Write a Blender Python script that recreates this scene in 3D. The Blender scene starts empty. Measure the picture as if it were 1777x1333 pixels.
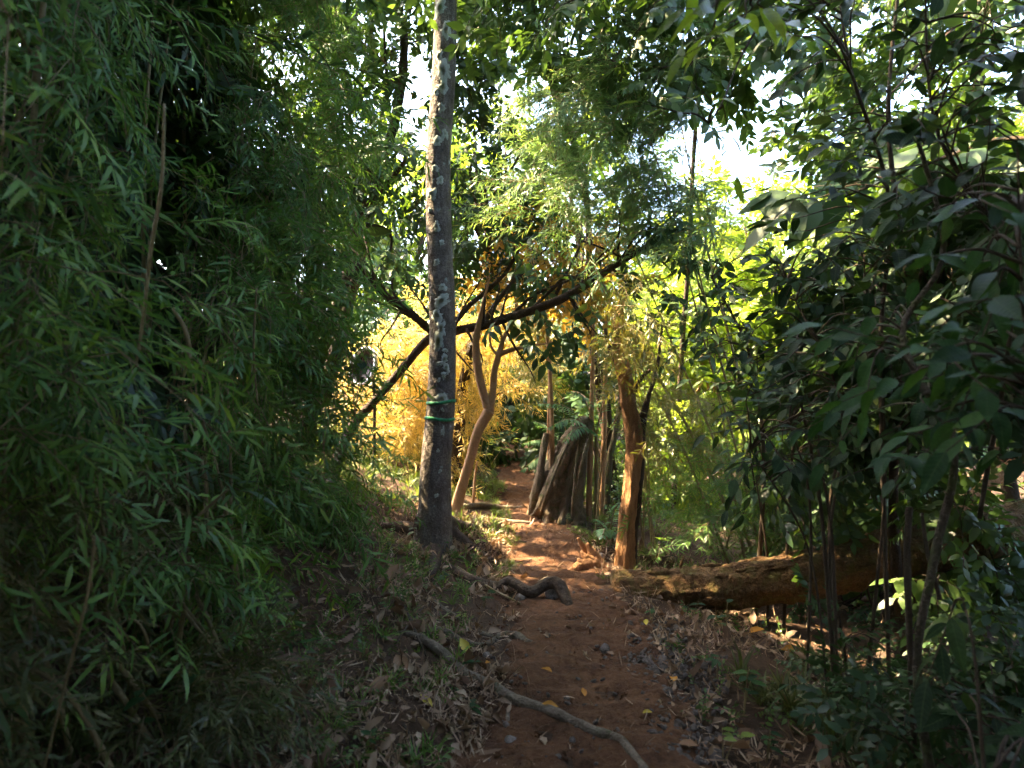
import bpy, math
import numpy as np
from mathutils import Vector, Matrix

# ------------------------------------------------------------------ camera, sky, sun, exposure
sc = bpy.context.scene
COL = sc.collection
FPX, CX, CY, EYE = 1185.0, 888.5, 666.5, 1.6
cam_data = bpy.data.cameras.new("camera")
cam = bpy.data.objects.new("camera", cam_data)
COL.objects.link(cam)
cam.location = (0, 0, EYE)
cam.rotation_euler = (math.radians(90), 0, 0)
cam_data.sensor_width = 36.0
cam_data.lens = 24.0
cam_data.clip_start = 0.05
cam_data.clip_end = 600.0
cam_data.dof.use_dof = True
cam_data.dof.focus_distance = 6.8
cam_data.dof.aperture_fstop = 2.2
sc.camera = cam

SUN_EL, SUN_AZ = math.radians(51), math.radians(-72)      # azimuth from +Y towards +X: behind and to the left
SUN_DIR = Vector((math.sin(SUN_AZ) * math.cos(SUN_EL), math.cos(SUN_AZ) * math.cos(SUN_EL), math.sin(SUN_EL)))
world = bpy.data.worlds.new("World")
sc.world = world
world.use_nodes = True
wn = world.node_tree
for n in list(wn.nodes):
    wn.nodes.remove(n)
wo = wn.nodes.new("ShaderNodeOutputWorld")
bg = wn.nodes.new("ShaderNodeBackground")
sky = wn.nodes.new("ShaderNodeTexSky")
sky.sky_type = 'NISHITA'
sky.sun_disc = False
sky.sun_elevation = SUN_EL
sky.sun_rotation = SUN_AZ
sky.air_density = 1.0
sky.dust_density = 4.0
sky.ozone_density = 1.0
bg.inputs["Strength"].default_value = 0.15
wn.links.new(sky.outputs[0], bg.inputs[0])
wn.links.new(bg.outputs[0], wo.inputs[0])
world.cycles.sampling_method = 'MANUAL'
world.cycles.sample_map_resolution = 256

sun_data = bpy.data.lights.new("sun", 'SUN')
sun_data.energy = 5.0
sun_data.angle = math.radians(0.6)
sun_data.color = (1.0, 0.76, 0.46)
sun = bpy.data.objects.new("sun", sun_data)
COL.objects.link(sun)
sun.rotation_euler = (-SUN_DIR).to_track_quat('-Z', 'Y').to_euler()
sun.location = SUN_DIR * 60

sc.view_settings.view_transform = 'Standard'
sc.view_settings.look = 'None'
sc.view_settings.gamma = 1.0
sc.view_settings.use_curve_mapping = False
sc.view_settings.exposure = 3.8
sc.render.engine = 'CYCLES'
cy = sc.cycles
cy.max_bounces = 4
cy.diffuse_bounces = 3
cy.glossy_bounces = 2
cy.transmission_bounces = 4
cy.transparent_max_bounces = 4
cy.caustics_reflective = False
cy.caustics_refractive = False
cy.sample_clamp_indirect = 4.0
cy.use_light_tree = False
cy.use_denoising = True
cy.use_adaptive_sampling = True
cy.adaptive_threshold = 0.05
cy.adaptive_min_samples = 20

# ------------------------------------------------------------------ small maths
def lerp(a, b, t):
    return a + (b - a) * t

_perm = np.random.default_rng(7).random((64, 64, 64)).astype(np.float32)

def vnoise(x, y, z=0.0):
    """value noise -1..1 on arrays"""
    x = np.asarray(x, float); y = np.asarray(y, float); z = np.asarray(z, float) + np.zeros_like(x)
    xi, yi, zi = np.floor(x).astype(int), np.floor(y).astype(int), np.floor(z).astype(int)
    fx, fy, fz = x - xi, y - yi, z - zi
    fx, fy, fz = fx*fx*(3-2*fx), fy*fy*(3-2*fy), fz*fz*(3-2*fz)
    def g(a, b, c):
        return _perm[(xi+a) & 63, (yi+b) & 63, (zi+c) & 63]
    v = lerp(lerp(lerp(g(0,0,0), g(1,0,0), fx), lerp(g(0,1,0), g(1,1,0), fx), fy),
             lerp(lerp(g(0,0,1), g(1,0,1), fx), lerp(g(0,1,1), g(1,1,1), fx), fy), fz)
    return v * 2 - 1

def norm(a):
    return a / np.maximum(np.linalg.norm(a, axis=-1, keepdims=True), 1e-9)

def frames(d, up):
    """rotation matrices with x axis along d, z axis near up"""
    f = norm(d)
    s = norm(np.cross(up, f))
    u = np.cross(f, s)
    return np.stack([f, s, u], axis=-1)

# ------------------------------------------------------------------ terrain shape
_py = np.array([-30, 0, 2.8, 4.4, 5.5, 6.7, 8.1, 10.3, 13, 16, 22, 60])
_pc = np.array([.1, .15, .27, .50, .34, .36, .20, .05, .0, -.10, -1.2, -4])
_pw = np.array([.6, .60, .60, .50, .52, .44, .38, .31, .32, .32, .4, .4])
_zy = np.array([-30, 0, 6.35, 6.5, 7.5, 7.6, 8.6, 8.7, 10, 12, 16, 24, 60])
_zz = np.array([-.3, 0, .0, .075, .10, .15, .16, .20, .18, .20, .45, 1.5, 5])

def path_c(y): return np.interp(y, _py, _pc)
def path_w(y): return np.interp(y, _py, _pw)

def terrain(x, y):
    x = np.asarray(x, float); y = np.asarray(y, float)
    c, w = path_c(y), path_w(y)
    dl = np.maximum(0, (c - w) - x)
    dr = np.maximum(0, x - (c + w))
    z = np.interp(y, _zy, _zz)
    z = z + np.minimum(.20*dl + .07*dl*dl, np.interp(y, [5, 7.5], [2.2, .7]) + .05*dl)
    z = z - .75*(1 - np.exp(-.42*dr)) + .02*np.maximum(0, dr-6)**1.3
    off = np.clip((dl + dr)*2.5, 0, 1)
    z = z + (.05*vnoise(x*1.3, y*1.3) + .025*vnoise(x*4, y*4, 3.3))*(.25 + .75*off)
    z = z + .012*vnoise(x*11, y*11, 9.1) - .02*(1-off)
    return z

def hz(x, y):
    return float(terrain(np.array([x]), np.array([y]))[0])

def P(px, py, d):
    """a point d metres ahead on the sight line of a photo pixel"""
    return Vector(((px - CX)/FPX*d, d, EYE + (CY - py)/FPX*d))

def G(px, py, dz=0.0):
    """where that sight line meets the terrain"""
    d = np.arange(.8, 40, .01)
    x, z = (px - CX)/FPX*d, EYE + (CY - py)/FPX*d
    hit = np.nonzero(z <= terrain(x, d))[0]
    i = hit[0] if len(hit) else len(d)-1
    return Vector((x[i], d[i], terrain(x[i:i+1], d[i:i+1])[0] + dz))

# ------------------------------------------------------------------ mesh building
def mk(v, f, r=None, m=None):
    v = np.asarray(v, float).reshape(-1, 3); f = np.asarray(f, int).reshape(-1, 3)
    return dict(v=v, f=f, r=np.zeros(len(v)) if r is None else np.asarray(r, float) + np.zeros(len(v)),
                m=np.zeros(len(f), int) if m is None else np.asarray(m, int) + np.zeros(len(f), int))

def join(parts):
    o, v, f, r, m = 0, [], [], [], []
    for p in parts:
        v.append(p['v']); f.append(p['f'] + o); r.append(p['r']); m.append(p['m']); o += len(p['v'])
    return dict(v=np.concatenate(v), f=np.concatenate(f), r=np.concatenate(r), m=np.concatenate(m))

def place(t, T, R, S, roff=None, rmix=.5):
    """copies of template t: T (n,3), R (n,3,3), S (n)"""
    T = np.asarray(T, float).reshape(-1, 3); n = len(T)
    S = np.asarray(S, float) + np.zeros(n)
    k = len(t['v'])
    v = np.einsum('nij,kj->nki', R, t['v'])*S[:, None, None] + T[:, None, :]
    f = t['f'][None] + (np.arange(n)*k)[:, None, None]
    r = np.tile(t['r'], (n, 1))
    if roff is not None:
        r = r*(1-rmix) + np.asarray(roff)[:, None]*rmix
    return dict(v=v.reshape(-1, 3), f=f.reshape(-1, 3), r=r.reshape(-1), m=np.tile(t['m'], n))

def place_mix(templates, T, R, S, rng, rmix=.5):
    T = np.asarray(T).reshape(-1, 3); n = len(T)
    S = np.asarray(S, float) + np.zeros(n)
    w = rng.integers(0, len(templates), n); ro = rng.random(n)
    out = []
    for i, t in enumerate(templates):
        q = w == i
        if q.any():
            out.append(place(t, T[q], R[q], S[q], ro[q], rmix))
    return join(out)

def mesh(name, t, mats, smooth=True):
    me = bpy.data.meshes.new(name)
    nv, nf = len(t['v']), len(t['f'])
    me.vertices.add(nv); me.vertices.foreach_set("co", t['v'].astype(np.float32).ravel())
    me.loops.add(nf*3); me.loops.foreach_set("vertex_index", t['f'].astype(np.int32).ravel())
    me.polygons.add(nf); me.polygons.foreach_set("loop_start", np.arange(0, nf*3, 3, dtype=np.int32))
    for m in (mats if isinstance(mats, (list, tuple)) else [mats]):
        me.materials.append(m)
    me.polygons.foreach_set("material_index", t['m'].astype(np.int32))
    me.polygons.foreach_set("use_smooth", np.full(nf, bool(smooth)))
    a = me.attributes.new("rnd", 'FLOAT', 'POINT')
    a.data.foreach_set("value", t['r'].astype(np.float32))
    me.update(calc_edges=True)
    me.validate()
    return me

def obj(name, t, mats, parent=None, smooth=True, **kw):
    me = t if isinstance(t, bpy.types.Mesh) else mesh(name, t, mats, smooth)
    o = bpy.data.objects.new(name, me)
    COL.objects.link(o)
    if parent is not None:
        o.parent = parent
        if parent.type == 'EMPTY' or True:
            o.matrix_parent_inverse = Matrix.Translation(parent.location).inverted()
    for k, v in kw.items():
        o[k] = v
    return o

def thing(name, label, cat, loc=(0, 0, 0), group=None):
    o = bpy.data.objects.new(name, None)
    COL.objects.link(o)
    o.location = loc
    o.empty_display_size = .1
    o["label"] = label; o["category"] = cat
    if group:
        o["group"] = group
    return o

def solo(name, t, mats, label, cat, group=None, smooth=True):
    o = obj(name, t, mats, None, smooth)
    o["label"] = label; o["category"] = cat
    if group:
        o["group"] = group
    return o

def put(name, me, parent, T, R, S):
    """one object that shares the mesh me, placed in the world, child of parent"""
    o = bpy.data.objects.new(name, me)
    COL.objects.link(o)
    M = Matrix.Identity(4)
    for i in range(3):
        for j in range(3):
            M[i][j] = R[i][j]*S
        M[i][3] = T[i]
    if parent is not None:
        o.parent = parent
        o.matrix_parent_inverse = Matrix.Translation(parent.location).inverted()
    o.matrix_basis = M
    return o

def spline(pts, n):
    p = np.array([list(q) for q in pts], float)
    if len(p) == 2:
        return p[0] + (p[1]-p[0])*np.linspace(0, 1, n)[:, None]
    e = np.vstack([2*p[0]-p[1], p, 2*p[-1]-p[-2]])
    t = np.linspace(0, len(p)-1-1e-6, n); i = t.astype(int); u = (t - i)[:, None]
    a, b, c, d = e[i], e[i+1], e[i+2], e[i+3]
    return .5*((2*b) + (c-a)*u + (2*a-5*b+4*c-d)*u*u + (3*b-a-3*c+d)*u**3)

def tube(pts, radii, sides=8, n=None, bump=0.0, bfreq=6.0, seed=0, flat=1.0, ridge=0, rdepth=0.0, r=0.5, mat=0):
    n = n or max(3, len(pts)*4)
    p = spline(pts, n)
    rad = np.interp(np.linspace(0, 1, n), np.linspace(0, 1, len(radii)), radii)
    tan = norm(np.gradient(p, axis=0))
    ref = np.array([0, 0, 1.0]) if abs(tan[0][2]) < .8 else np.array([0, 1.0, 0])
    a = np.zeros_like(p)
    cur = ref
    for i in range(n):
        cur = cur - tan[i]*np.dot(cur, tan[i]); cur /= max(np.linalg.norm(cur), 1e-9); a[i] = cur
    b = np.cross(tan, a)
    th = np.linspace(0, 2*math.pi, sides, endpoint=False)
    dirs = a[:, None, :]*np.cos(th)[None, :, None]*flat + b[:, None, :]*np.sin(th)[None, :, None]
    rr = rad[:, None] + np.zeros((1, sides))
    if bump:
        q = p[:, None, :] + dirs*rad[:, None, None]
        nz = vnoise(q[..., 0]*bfreq+seed*3.1, q[..., 1]*bfreq, q[..., 2]*bfreq*.6) \
            + .5*vnoise(q[..., 0]*bfreq*2.7+seed, q[..., 1]*bfreq*2.7, q[..., 2]*bfreq*1.6+5)
        rr = rr*(1 + bump*nz)
    if ridge:
        ph = vnoise(np.linspace(0, 4, n)+seed, np.zeros(n))[:, None]
        rr = rr*(1 + rdepth*np.cos(th[None, :]*ridge + ph*2 + seed))
    v = (p[:, None, :] + dirs*rr[..., None]).reshape(-1, 3)
    i = np.arange(n-1)[:, None]*sides; j = np.arange(sides)[None]; k = (j+1) % sides
    A, B, C, D = i+j, i+k, i+sides+k, i+sides+j
    f = np.concatenate([np.stack([A, B, C], -1).reshape(-1, 3), np.stack([A, C, D], -1).reshape(-1, 3)])
    v = np.vstack([v, p[:1], p[-1:]])
    jj = np.arange(sides); kk = (jj+1) % sides; e0, e1 = n*sides, n*sides+1
    f = np.vstack([f, np.stack([kk, jj, np.full(sides, e0)], -1),
                   np.stack([(n-1)*sides+jj, (n-1)*sides+kk, np.full(sides, e1)], -1)])
    return mk(v, f, r, mat)

# ------------------------------------------------------------------ materials
def nodes_of(name):
    m = bpy.data.materials.new(name); m.use_nodes = True
    nt = m.node_tree
    for n in list(nt.nodes):
        nt.nodes.remove(n)
    return m, nt

def N(nt, typ, **kw):
    n = nt.nodes.new(typ)
    for k, v in kw.items():
        if hasattr(n, k):
            setattr(n, k, v)
        else:
            n.inputs[k].default_value = v
    return n

def ramp(nt, fac, stops):
    n = nt.nodes.new("ShaderNodeValToRGB")
    el = n.color_ramp.elements
    while len(el) < len(stops):
        el.new(.5)
    for e, (p, c) in zip(el, stops):
        e.position = p; e.color = (*c, 1)
    nt.links.new(fac, n.inputs[0])
    return n.outputs[0]

def mathn(nt, op, a, b=None, c=None):
    n = nt.nodes.new("ShaderNodeMath"); n.operation = op
    for i, v in enumerate((a, b, c)):
        if v is None: continue
        if isinstance(v, (int, float)): n.inputs[i].default_value = v
        else: nt.links.new(v, n.inputs[i])
    return n.outputs[0]

def mixc(nt, fac, a, b, mode='MIX'):
    n = nt.nodes.new("ShaderNodeMix"); n.data_type = 'RGBA'; n.blend_type = mode
    for s, v in ((n.inputs[0], fac), (n.inputs[6], a), (n.inputs[7], b)):
        if isinstance(v, (int, float)): s.default_value = v
        elif isinstance(v, tuple): s.default_value = (*v, 1)
        else: nt.links.new(v, s)
    return n.outputs[2]

def leafmat(name, stops, trans=.38, rough=.42, spec=.5, vein=False, tint=(1.25, 1.2, .55), coat=0.0):
    m, nt = nodes_of(name); L = nt.links
    at = N(nt, "ShaderNodeAttribute", attribute_name="rnd")
    oi = N(nt, "ShaderNodeObjectInfo")
    if vein:
        fac = oi.outputs["Random"]
    else:
        fac = mathn(nt, 'ADD', mathn(nt, 'MULTIPLY', at.outputs["Fac"], .75), mathn(nt, 'MULTIPLY', oi.outputs["Random"], .25))
    col = ramp(nt, fac, stops)
    tc = N(nt, "ShaderNodeTexCoord")
    if vein:
        nz = N(nt, "ShaderNodeTexNoise", Scale=6.0, Detail=3.0)
        L.new(tc.outputs["Object"], nz.inputs["Vector"])
        col = mixc(nt, .55, col, ramp(nt, nz.outputs["Fac"], [(.3, (.62, .62, .62)), (.7, (1.25, 1.25, 1.2))]), 'MULTIPLY')
    if vein:
        pr = N(nt, "ShaderNodeBsdfPrincipled")
        sx = N(nt, "ShaderNodeSeparateXYZ"); L.new(tc.outputs["Object"], sx.inputs[0])
        ay = mathn(nt, 'ABSOLUTE', sx.outputs["Y"])
        mid = mathn(nt, 'LESS_THAN', ay, .011)
        ph = mathn(nt, 'SUBTRACT', sx.outputs["X"], mathn(nt, 'MULTIPLY', ay, .75))
        wv = mathn(nt, 'PINGPONG', mathn(nt, 'MULTIPLY', ph, 10.0), .5)
        vn = mathn(nt, 'LESS_THAN', wv, .07)
        vv = mathn(nt, 'MAXIMUM', mid, mathn(nt, 'MULTIPLY', vn, .45))
        col = mixc(nt, mathn(nt, 'MULTIPLY', vv, .16), col, (.16, .24, .09))
        bp = N(nt, "ShaderNodeBump", Strength=.2, Distance=.01)
        L.new(mathn(nt, 'MULTIPLY', wv, 1.0), bp.inputs["Height"])
        L.new(bp.outputs[0], pr.inputs["Normal"])
    if not vein:
        df = N(nt, "ShaderNodeBsdfDiffuse"); L.new(col, df.inputs["Color"])
        tr = N(nt, "ShaderNodeBsdfTranslucent"); L.new(mixc(nt, 1.0, col, tint, 'MULTIPLY'), tr.inputs["Color"])
        m1 = N(nt, "ShaderNodeMixShader"); m1.inputs[0].default_value = trans
        L.new(df.outputs[0], m1.inputs[1]); L.new(tr.outputs[0], m1.inputs[2])
        gl = N(nt, "ShaderNodeBsdfGlossy", Roughness=rough); gl.inputs["Color"].default_value = (1, 1, 1, 1)
        mx = N(nt, "ShaderNodeMixShader"); mx.inputs[0].default_value = .07*spec
        L.new(m1.outputs[0], mx.inputs[1]); L.new(gl.outputs[0], mx.inputs[2])
        out = N(nt, "ShaderNodeOutputMaterial"); L.new(mx.outputs[0], out.inputs[0])
        return m
    L.new(col, pr.inputs["Base Color"])
    pr.inputs["Roughness"].default_value = rough
    pr.inputs["Specular IOR Level"].default_value = spec
    tr = N(nt, "ShaderNodeBsdfTranslucent")
    L.new(mixc(nt, 1.0, col, tint, 'MULTIPLY'), tr.inputs["Color"])
    mx = N(nt, "ShaderNodeMixShader"); mx.inputs[0].default_value = trans
    L.new(pr.outputs[0], mx.inputs[1]); L.new(tr.outputs[0], mx.inputs[2])
    out = N(nt, "ShaderNodeOutputMaterial"); L.new(mx.outputs[0], out.inputs[0])
    return m

def barkmat(name, stops, scale=6.0, stretch=.3, bump=.6, rough=.85, moss=None, mossamt=.5, blotch=None, blotch_scale=5.0, blotch_cut=.62):
    m, nt = nodes_of(name); L = nt.links
    tc = N(nt, "ShaderNodeTexCoord")
    mp = N(nt, "ShaderNodeMapping"); mp.inputs["Scale"].default_value = (1, 1, stretch)
    L.new(tc.outputs["Object"], mp.inputs[0])
    a = N(nt, "ShaderNodeTexNoise", Scale=scale, Detail=8.0, Roughness=.65); L.new(mp.outputs[0], a.inputs["Vector"])
    b = N(nt, "ShaderNodeTexVoronoi", Scale=scale*3.2); L.new(mp.outputs[0], b.inputs["Vector"])
    c = N(nt, "ShaderNodeTexNoise", Scale=scale*9, Detail=4.0); L.new(tc.outputs["Object"], c.inputs["Vector"])
    h = mathn(nt, 'ADD', mathn(nt, 'MULTIPLY', a.outputs["Fac"], .6), mathn(nt, 'MULTIPLY', c.outputs["Fac"], .4))
    h2 = mathn(nt, 'ADD', h, mathn(nt, 'MULTIPLY', b.outputs["Distance"], .35))
    col = ramp(nt, h, stops)
    if blotch:
        d = N(nt, "ShaderNodeTexNoise", Scale=blotch_scale, Detail=5.0, Roughness=.6); L.new(tc.outputs["Object"], d.inputs["Vector"])
        k = ramp(nt, d.outputs["Fac"], [(blotch_cut, (0, 0, 0)), (blotch_cut+.03, (1, 1, 1))])
        col = mixc(nt, k, col, blotch)
    if moss:
        e = N(nt, "ShaderNodeTexNoise", Scale=scale*.8, Detail=6.0, Roughness=.7); L.new(tc.outputs["Object"], e.inputs["Vector"])
        k = ramp(nt, e.outputs["Fac"], [(.62-.3*mossamt, (0, 0, 0)), (.78-.3*mossamt, (1, 1, 1))])
        col = mixc(nt, k, col, moss)
    pr = N(nt, "ShaderNodeBsdfPrincipled"); L.new(col, pr.inputs["Base Color"])
    pr.inputs["Roughness"].default_value = rough
    pr.inputs["Specular IOR Level"].default_value = .25
    bp = N(nt, "ShaderNodeBump", Strength=bump, Distance=.035); L.new(h2, bp.inputs["Height"]); L.new(bp.outputs[0], pr.inputs["Normal"])
    out = N(nt, "ShaderNodeOutputMaterial"); L.new(pr.outputs[0], out.inputs[0])
    return m

def plain(name, col, rough=.5, metal=0.0, var=.2, scale=20.0):
    m, nt = nodes_of(name); L = nt.links
    tc = N(nt, "ShaderNodeTexCoord")
    a = N(nt, "ShaderNodeTexNoise", Scale=scale, Detail=4.0); L.new(tc.outputs["Object"], a.inputs["Vector"])
    c = ramp(nt, a.outputs["Fac"], [(.3, tuple(x*(1-var) for x in col)), (.7, tuple(min(1, x*(1+var)) for x in col))])
    pr = N(nt, "ShaderNodeBsdfPrincipled"); L.new(c, pr.inputs["Base Color"])
    pr.inputs["Roughness"].default_value = rough; pr.inputs["Metallic"].default_value = metal
    out = N(nt, "ShaderNodeOutputMaterial"); L.new(pr.outputs[0], out.inputs[0])
    return m

def soilmat(name, stops, flecks, grav=None):
    m, nt = nodes_of(name); L = nt.links
    tc = N(nt, "ShaderNodeTexCoord")
    a = N(nt, "ShaderNodeTexNoise", Scale=1.6, Detail=9.0, Roughness=.62); L.new(tc.outputs["Object"], a.inputs["Vector"])
    b = N(nt, "ShaderNodeTexNoise", Scale=38.0, Detail=6.0, Roughness=.7); L.new(tc.outputs["Object"], b.inputs["Vector"])
    v = N(nt, "ShaderNodeTexVoronoi", Scale=75.0); L.new(tc.outputs["Object"], v.inputs["Vector"])
    f = mathn(nt, 'ADD', mathn(nt, 'MULTIPLY', a.outputs["Fac"], .6), mathn(nt, 'MULTIPLY', b.outputs["Fac"], .4))
    col = ramp(nt, f, stops)
    e_ = N(nt, "ShaderNodeTexNoise", Scale=5.5, Detail=7.0, Roughness=.7); L.new(tc.outputs["Object"], e_.inputs["Vector"])
    col = mixc(nt, .8, col, ramp(nt, e_.outputs["Fac"], [(.36, (.42, .40, .40)), (.52, (1, 1, 1)), (.7, (1.15, 1.1, 1.05))]), 'MULTIPLY')
    k = ramp(nt, v.outputs["Distance"], [(.10, (1, 1, 1)), (.2, (0, 0, 0))])
    rr = N(nt, "ShaderNodeSeparateColor"); L.new(v.outputs["Color"], rr.inputs[0])
    k2 = mathn(nt, 'MULTIPLY', k, mathn(nt, 'GREATER_THAN', rr.outputs[0], .72))
    col = mixc(nt, mathn(nt, 'MULTIPLY', k2, .6), col, flecks)
    pr = N(nt, "ShaderNodeBsdfPrincipled"); L.new(col, pr.inputs["Base Color"])
    pr.inputs["Roughness"].default_value = .9
    pr.inputs["Specular IOR Level"].default_value = .2
    h = mathn(nt, 'ADD', mathn(nt, 'MULTIPLY', b.outputs["Fac"], 1.0), mathn(nt, 'MULTIPLY', k2, .5))
    bp = N(nt, "ShaderNodeBump", Strength=1.0, Distance=.03); L.new(h, bp.inputs["Height"]); L.new(bp.outputs[0], pr.inputs["Normal"])
    out = N(nt, "ShaderNodeOutputMaterial"); L.new(pr.outputs[0], out.inputs[0])
    return m

M = {}
M['soil'] = soilmat("soil", [(.3, (.030, .020, .013)), (.5, (.075, .045, .027)), (.7, (.13, .078, .046))], (.20, .14, .095))
M['path'] = soilmat("laterite", [(.3, (.040, .021, .012)), (.48, (.115, .056, .027)), (.68, (.20, .103, .050))], (.32, .22, .15))
M['bark_lichen'] = barkmat("bark_lichen", [(.32, (.040, .033, .027)), (.5, (.125, .103, .085)), (.68, (.26, .225, .19))], 9, .6, 1.0,
                           blotch=(.24, .26, .23), blotch_scale=11, blotch_cut=.63)
M['bark_dark'] = barkmat("bark_dark", [(.35, (.018, .012, .009)), (.55, (.06, .040, .028)), (.7, (.12, .085, .06))], 9, .4, .7)
M['bark_smooth'] = barkmat("bark_smooth", [(.3, (.20, .115, .06)), (.55, (.34, .20, .105)), (.75, (.42, .28, .16))], 6, .25, .45)
M['bark_root'] = barkmat("bark_root", [(.35, (.03, .021, .014)), (.55, (.085, .06, .04)), (.72, (.15, .11, .075))], 12, 1.0, .7)
M['bark_orange_lit'] = barkmat("bark_orange_lit", [(.3, (.07, .036, .018)), (.5, (.28, .14, .058)), (.7, (.46, .26, .12))], 15, .25, 1.0)  # warm bark with the orange sunlight put into its colour
M['bark_grey'] = barkmat("bark_grey", [(.3, (.024, .019, .014)), (.5, (.075, .06, .043)), (.7, (.16, .13, .095))], 9, .25, 1.0, moss=(.07, .085, .03), mossamt=.45)
M['bark_fibre'] = barkmat("bark_fibre", [(.3, (.045, .032, .020)), (.5, (.16, .12, .078)), (.7, (.32, .255, .175))], 18, .2, 1.0, moss=(.075, .085, .03), mossamt=.4)
M['bark_log'] = barkmat("bark_log", [(.32, (.034, .019, .010)), (.5, (.125, .068, .028)), (.7, (.28, .165, .068))], 11, 1.0, 1.0, moss=(.13, .105, .03), mossamt=.45)
M['root'] = barkmat("root_bark", [(.3, (.055, .042, .030)), (.5, (.14, .11, .078)), (.72, (.25, .205, .15))], 10, 1.0, .6, moss=(.06, .07, .03), mossamt=.3)
M['twig'] = barkmat("twig_bark", [(.3, (.022, .016, .011)), (.55, (.065, .047, .031)), (.75, (.12, .088, .058))], 14, .5, .4)
M['culm'] = barkmat("culm", [(.3, (.09, .07, .03)), (.55, (.22, .17, .08)), (.75, (.30, .25, .13))], 8, .15, .3, rough=.5)
M['lichen'] = barkmat("lichen", [(.3, (.20, .22, .18)), (.5, (.36, .385, .325)), (.7, (.50, .53, .46))], 30, 1, .5)
M['wood'] = barkmat("split_wood", [(.3, (.13, .06, .028)), (.5, (.30, .15, .07)), (.7, (.42, .25, .13))], 12, .12, .9)
M['stone'] = barkmat("stone", [(.3, (.10, .085, .075)), (.5, (.19, .16, .14)), (.7, (.28, .24, .21))], 12, 1, .5)
M['gravel'] = barkmat("gravel", [(.3, (.045, .037, .032)), (.5, (.10, .083, .072)), (.7, (.18, .15, .13))], 30, 1, .4)
M['ribbon'] = plain("green_ribbon", (.014, .19, .075), .6, 0, .35, 40)
M['dish'] = plain("dish_metal", (.028, .016, .014), .45, .3, .2, 12)
M['dish_rim_sunlit'] = plain("dish_rim_sunlit", (.82, .80, .78), .3, .0, .05, 12)  # near-white colour paints the sunlit edge of the dish

M['bam_green'] = leafmat("bamboo_leaf", [(.05, (.032, .085, .022)), (.4, (.085, .185, .042)), (.72, (.15, .26, .052)), (.9, (.25, .34, .05)), (.96, (.36, .26, .11))], .36, .45, .3)
M['bam_lit'] = leafmat("bamboo_leaf_lit", [(.05, (.05, .12, .03)), (.5, (.10, .20, .045)), (.85, (.17, .26, .05)), (.97, (.28, .24, .07))], .45, .45, .35)  # lighter copy of the bamboo green, painted for brightly lit sprays
M['bam_feather'] = leafmat("bamboo_leaf_feather", [(.05, (.07, .14, .06)), (.5, (.13, .23, .10)), (.85, (.20, .29, .12)), (.97, (.30, .28, .10))], .42, .4)
M['bam_olive'] = leafmat("bamboo_leaf_olive", [(.05, (.07, .10, .025)), (.5, (.14, .15, .035)), (.85, (.24, .20, .05)), (.97, (.34, .25, .08))], .42, .42)
M['bam_gold_glow'] = leafmat("bamboo_leaf_gold_glow", [(.03, (.12, .15, .03)), (.22, (.28, .26, .05)), (.5, (.54, .405, .10)), (.8, (.70, .535, .19)), (.97, (.78, .65, .34))], .64, .45, tint=(1.2, 1.1, .75))  # yellowing leaf with the warm sun glow tinted into its colour
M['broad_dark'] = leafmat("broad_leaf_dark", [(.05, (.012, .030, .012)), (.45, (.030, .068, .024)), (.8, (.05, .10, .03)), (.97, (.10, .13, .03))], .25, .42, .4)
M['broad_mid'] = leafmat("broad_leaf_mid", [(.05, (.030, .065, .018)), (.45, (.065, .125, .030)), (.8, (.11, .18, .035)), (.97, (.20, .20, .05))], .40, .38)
M['broad_lime'] = leafmat("broad_leaf_lime", [(.05, (.08, .14, .02)), (.45, (.17, .26, .03)), (.8, (.26, .35, .05)), (.97, (.36, .34, .08))], .55, .4)  # leaf colour raised in place of sunlight missing from the clearing
M['broad_gold_glow'] = leafmat("broad_leaf_gold_glow", [(.05, (.14, .12, .02)), (.45, (.30, .20, .03)), (.8, (.42, .28, .05)), (.97, (.48, .34, .09))], .5, .42, tint=(1.2, 1.0, .6))  # gold of backlit foliage put into the leaf colour
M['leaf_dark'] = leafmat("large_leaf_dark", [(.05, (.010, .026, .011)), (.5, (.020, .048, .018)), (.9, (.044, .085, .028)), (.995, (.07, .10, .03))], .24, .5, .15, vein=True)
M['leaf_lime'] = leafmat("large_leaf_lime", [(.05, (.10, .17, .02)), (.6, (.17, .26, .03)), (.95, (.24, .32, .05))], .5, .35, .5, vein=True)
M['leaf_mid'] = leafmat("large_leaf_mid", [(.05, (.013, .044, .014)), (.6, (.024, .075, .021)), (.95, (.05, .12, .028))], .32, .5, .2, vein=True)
M['palm'] = leafmat("palm_leaf", [(.05, (.06, .15, .06)), (.5, (.12, .25, .11)), (.9, (.20, .33, .16))], .4, .4)
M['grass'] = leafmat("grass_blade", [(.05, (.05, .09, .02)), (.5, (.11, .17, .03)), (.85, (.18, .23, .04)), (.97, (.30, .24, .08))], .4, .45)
M['grass_dark'] = leafmat("grass_blade_shade", [(.05, (.035, .05, .016)), (.5, (.07, .095, .025)), (.8, (.12, .12, .035)), (.95, (.20, .14, .05))], .35, .45)  # brown-olive straw tones, also darkened to paint shaded corners
M['litter'] = leafmat("dead_leaf", [(.03, (.045, .028, .018)), (.28, (.14, .082, .048)), (.55, (.31, .215, .14)), (.88, (.54, .43, .31)), (.98, (.40, .20, .08))], .15, .7, .25, tint=(1.1, .9, .6))
M['leaf_yellow'] = leafmat("fallen_yellow", [(0, (.50, .38, .04)), (1, (.55, .46, .07))], .2, .5, .4, tint=(1, 1, 1))
M['leaf_orange'] = leafmat("fallen_orange", [(0, (.45, .19, .02)), (1, (.55, .26, .04))], .2, .5, .4, tint=(1, 1, 1))
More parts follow.
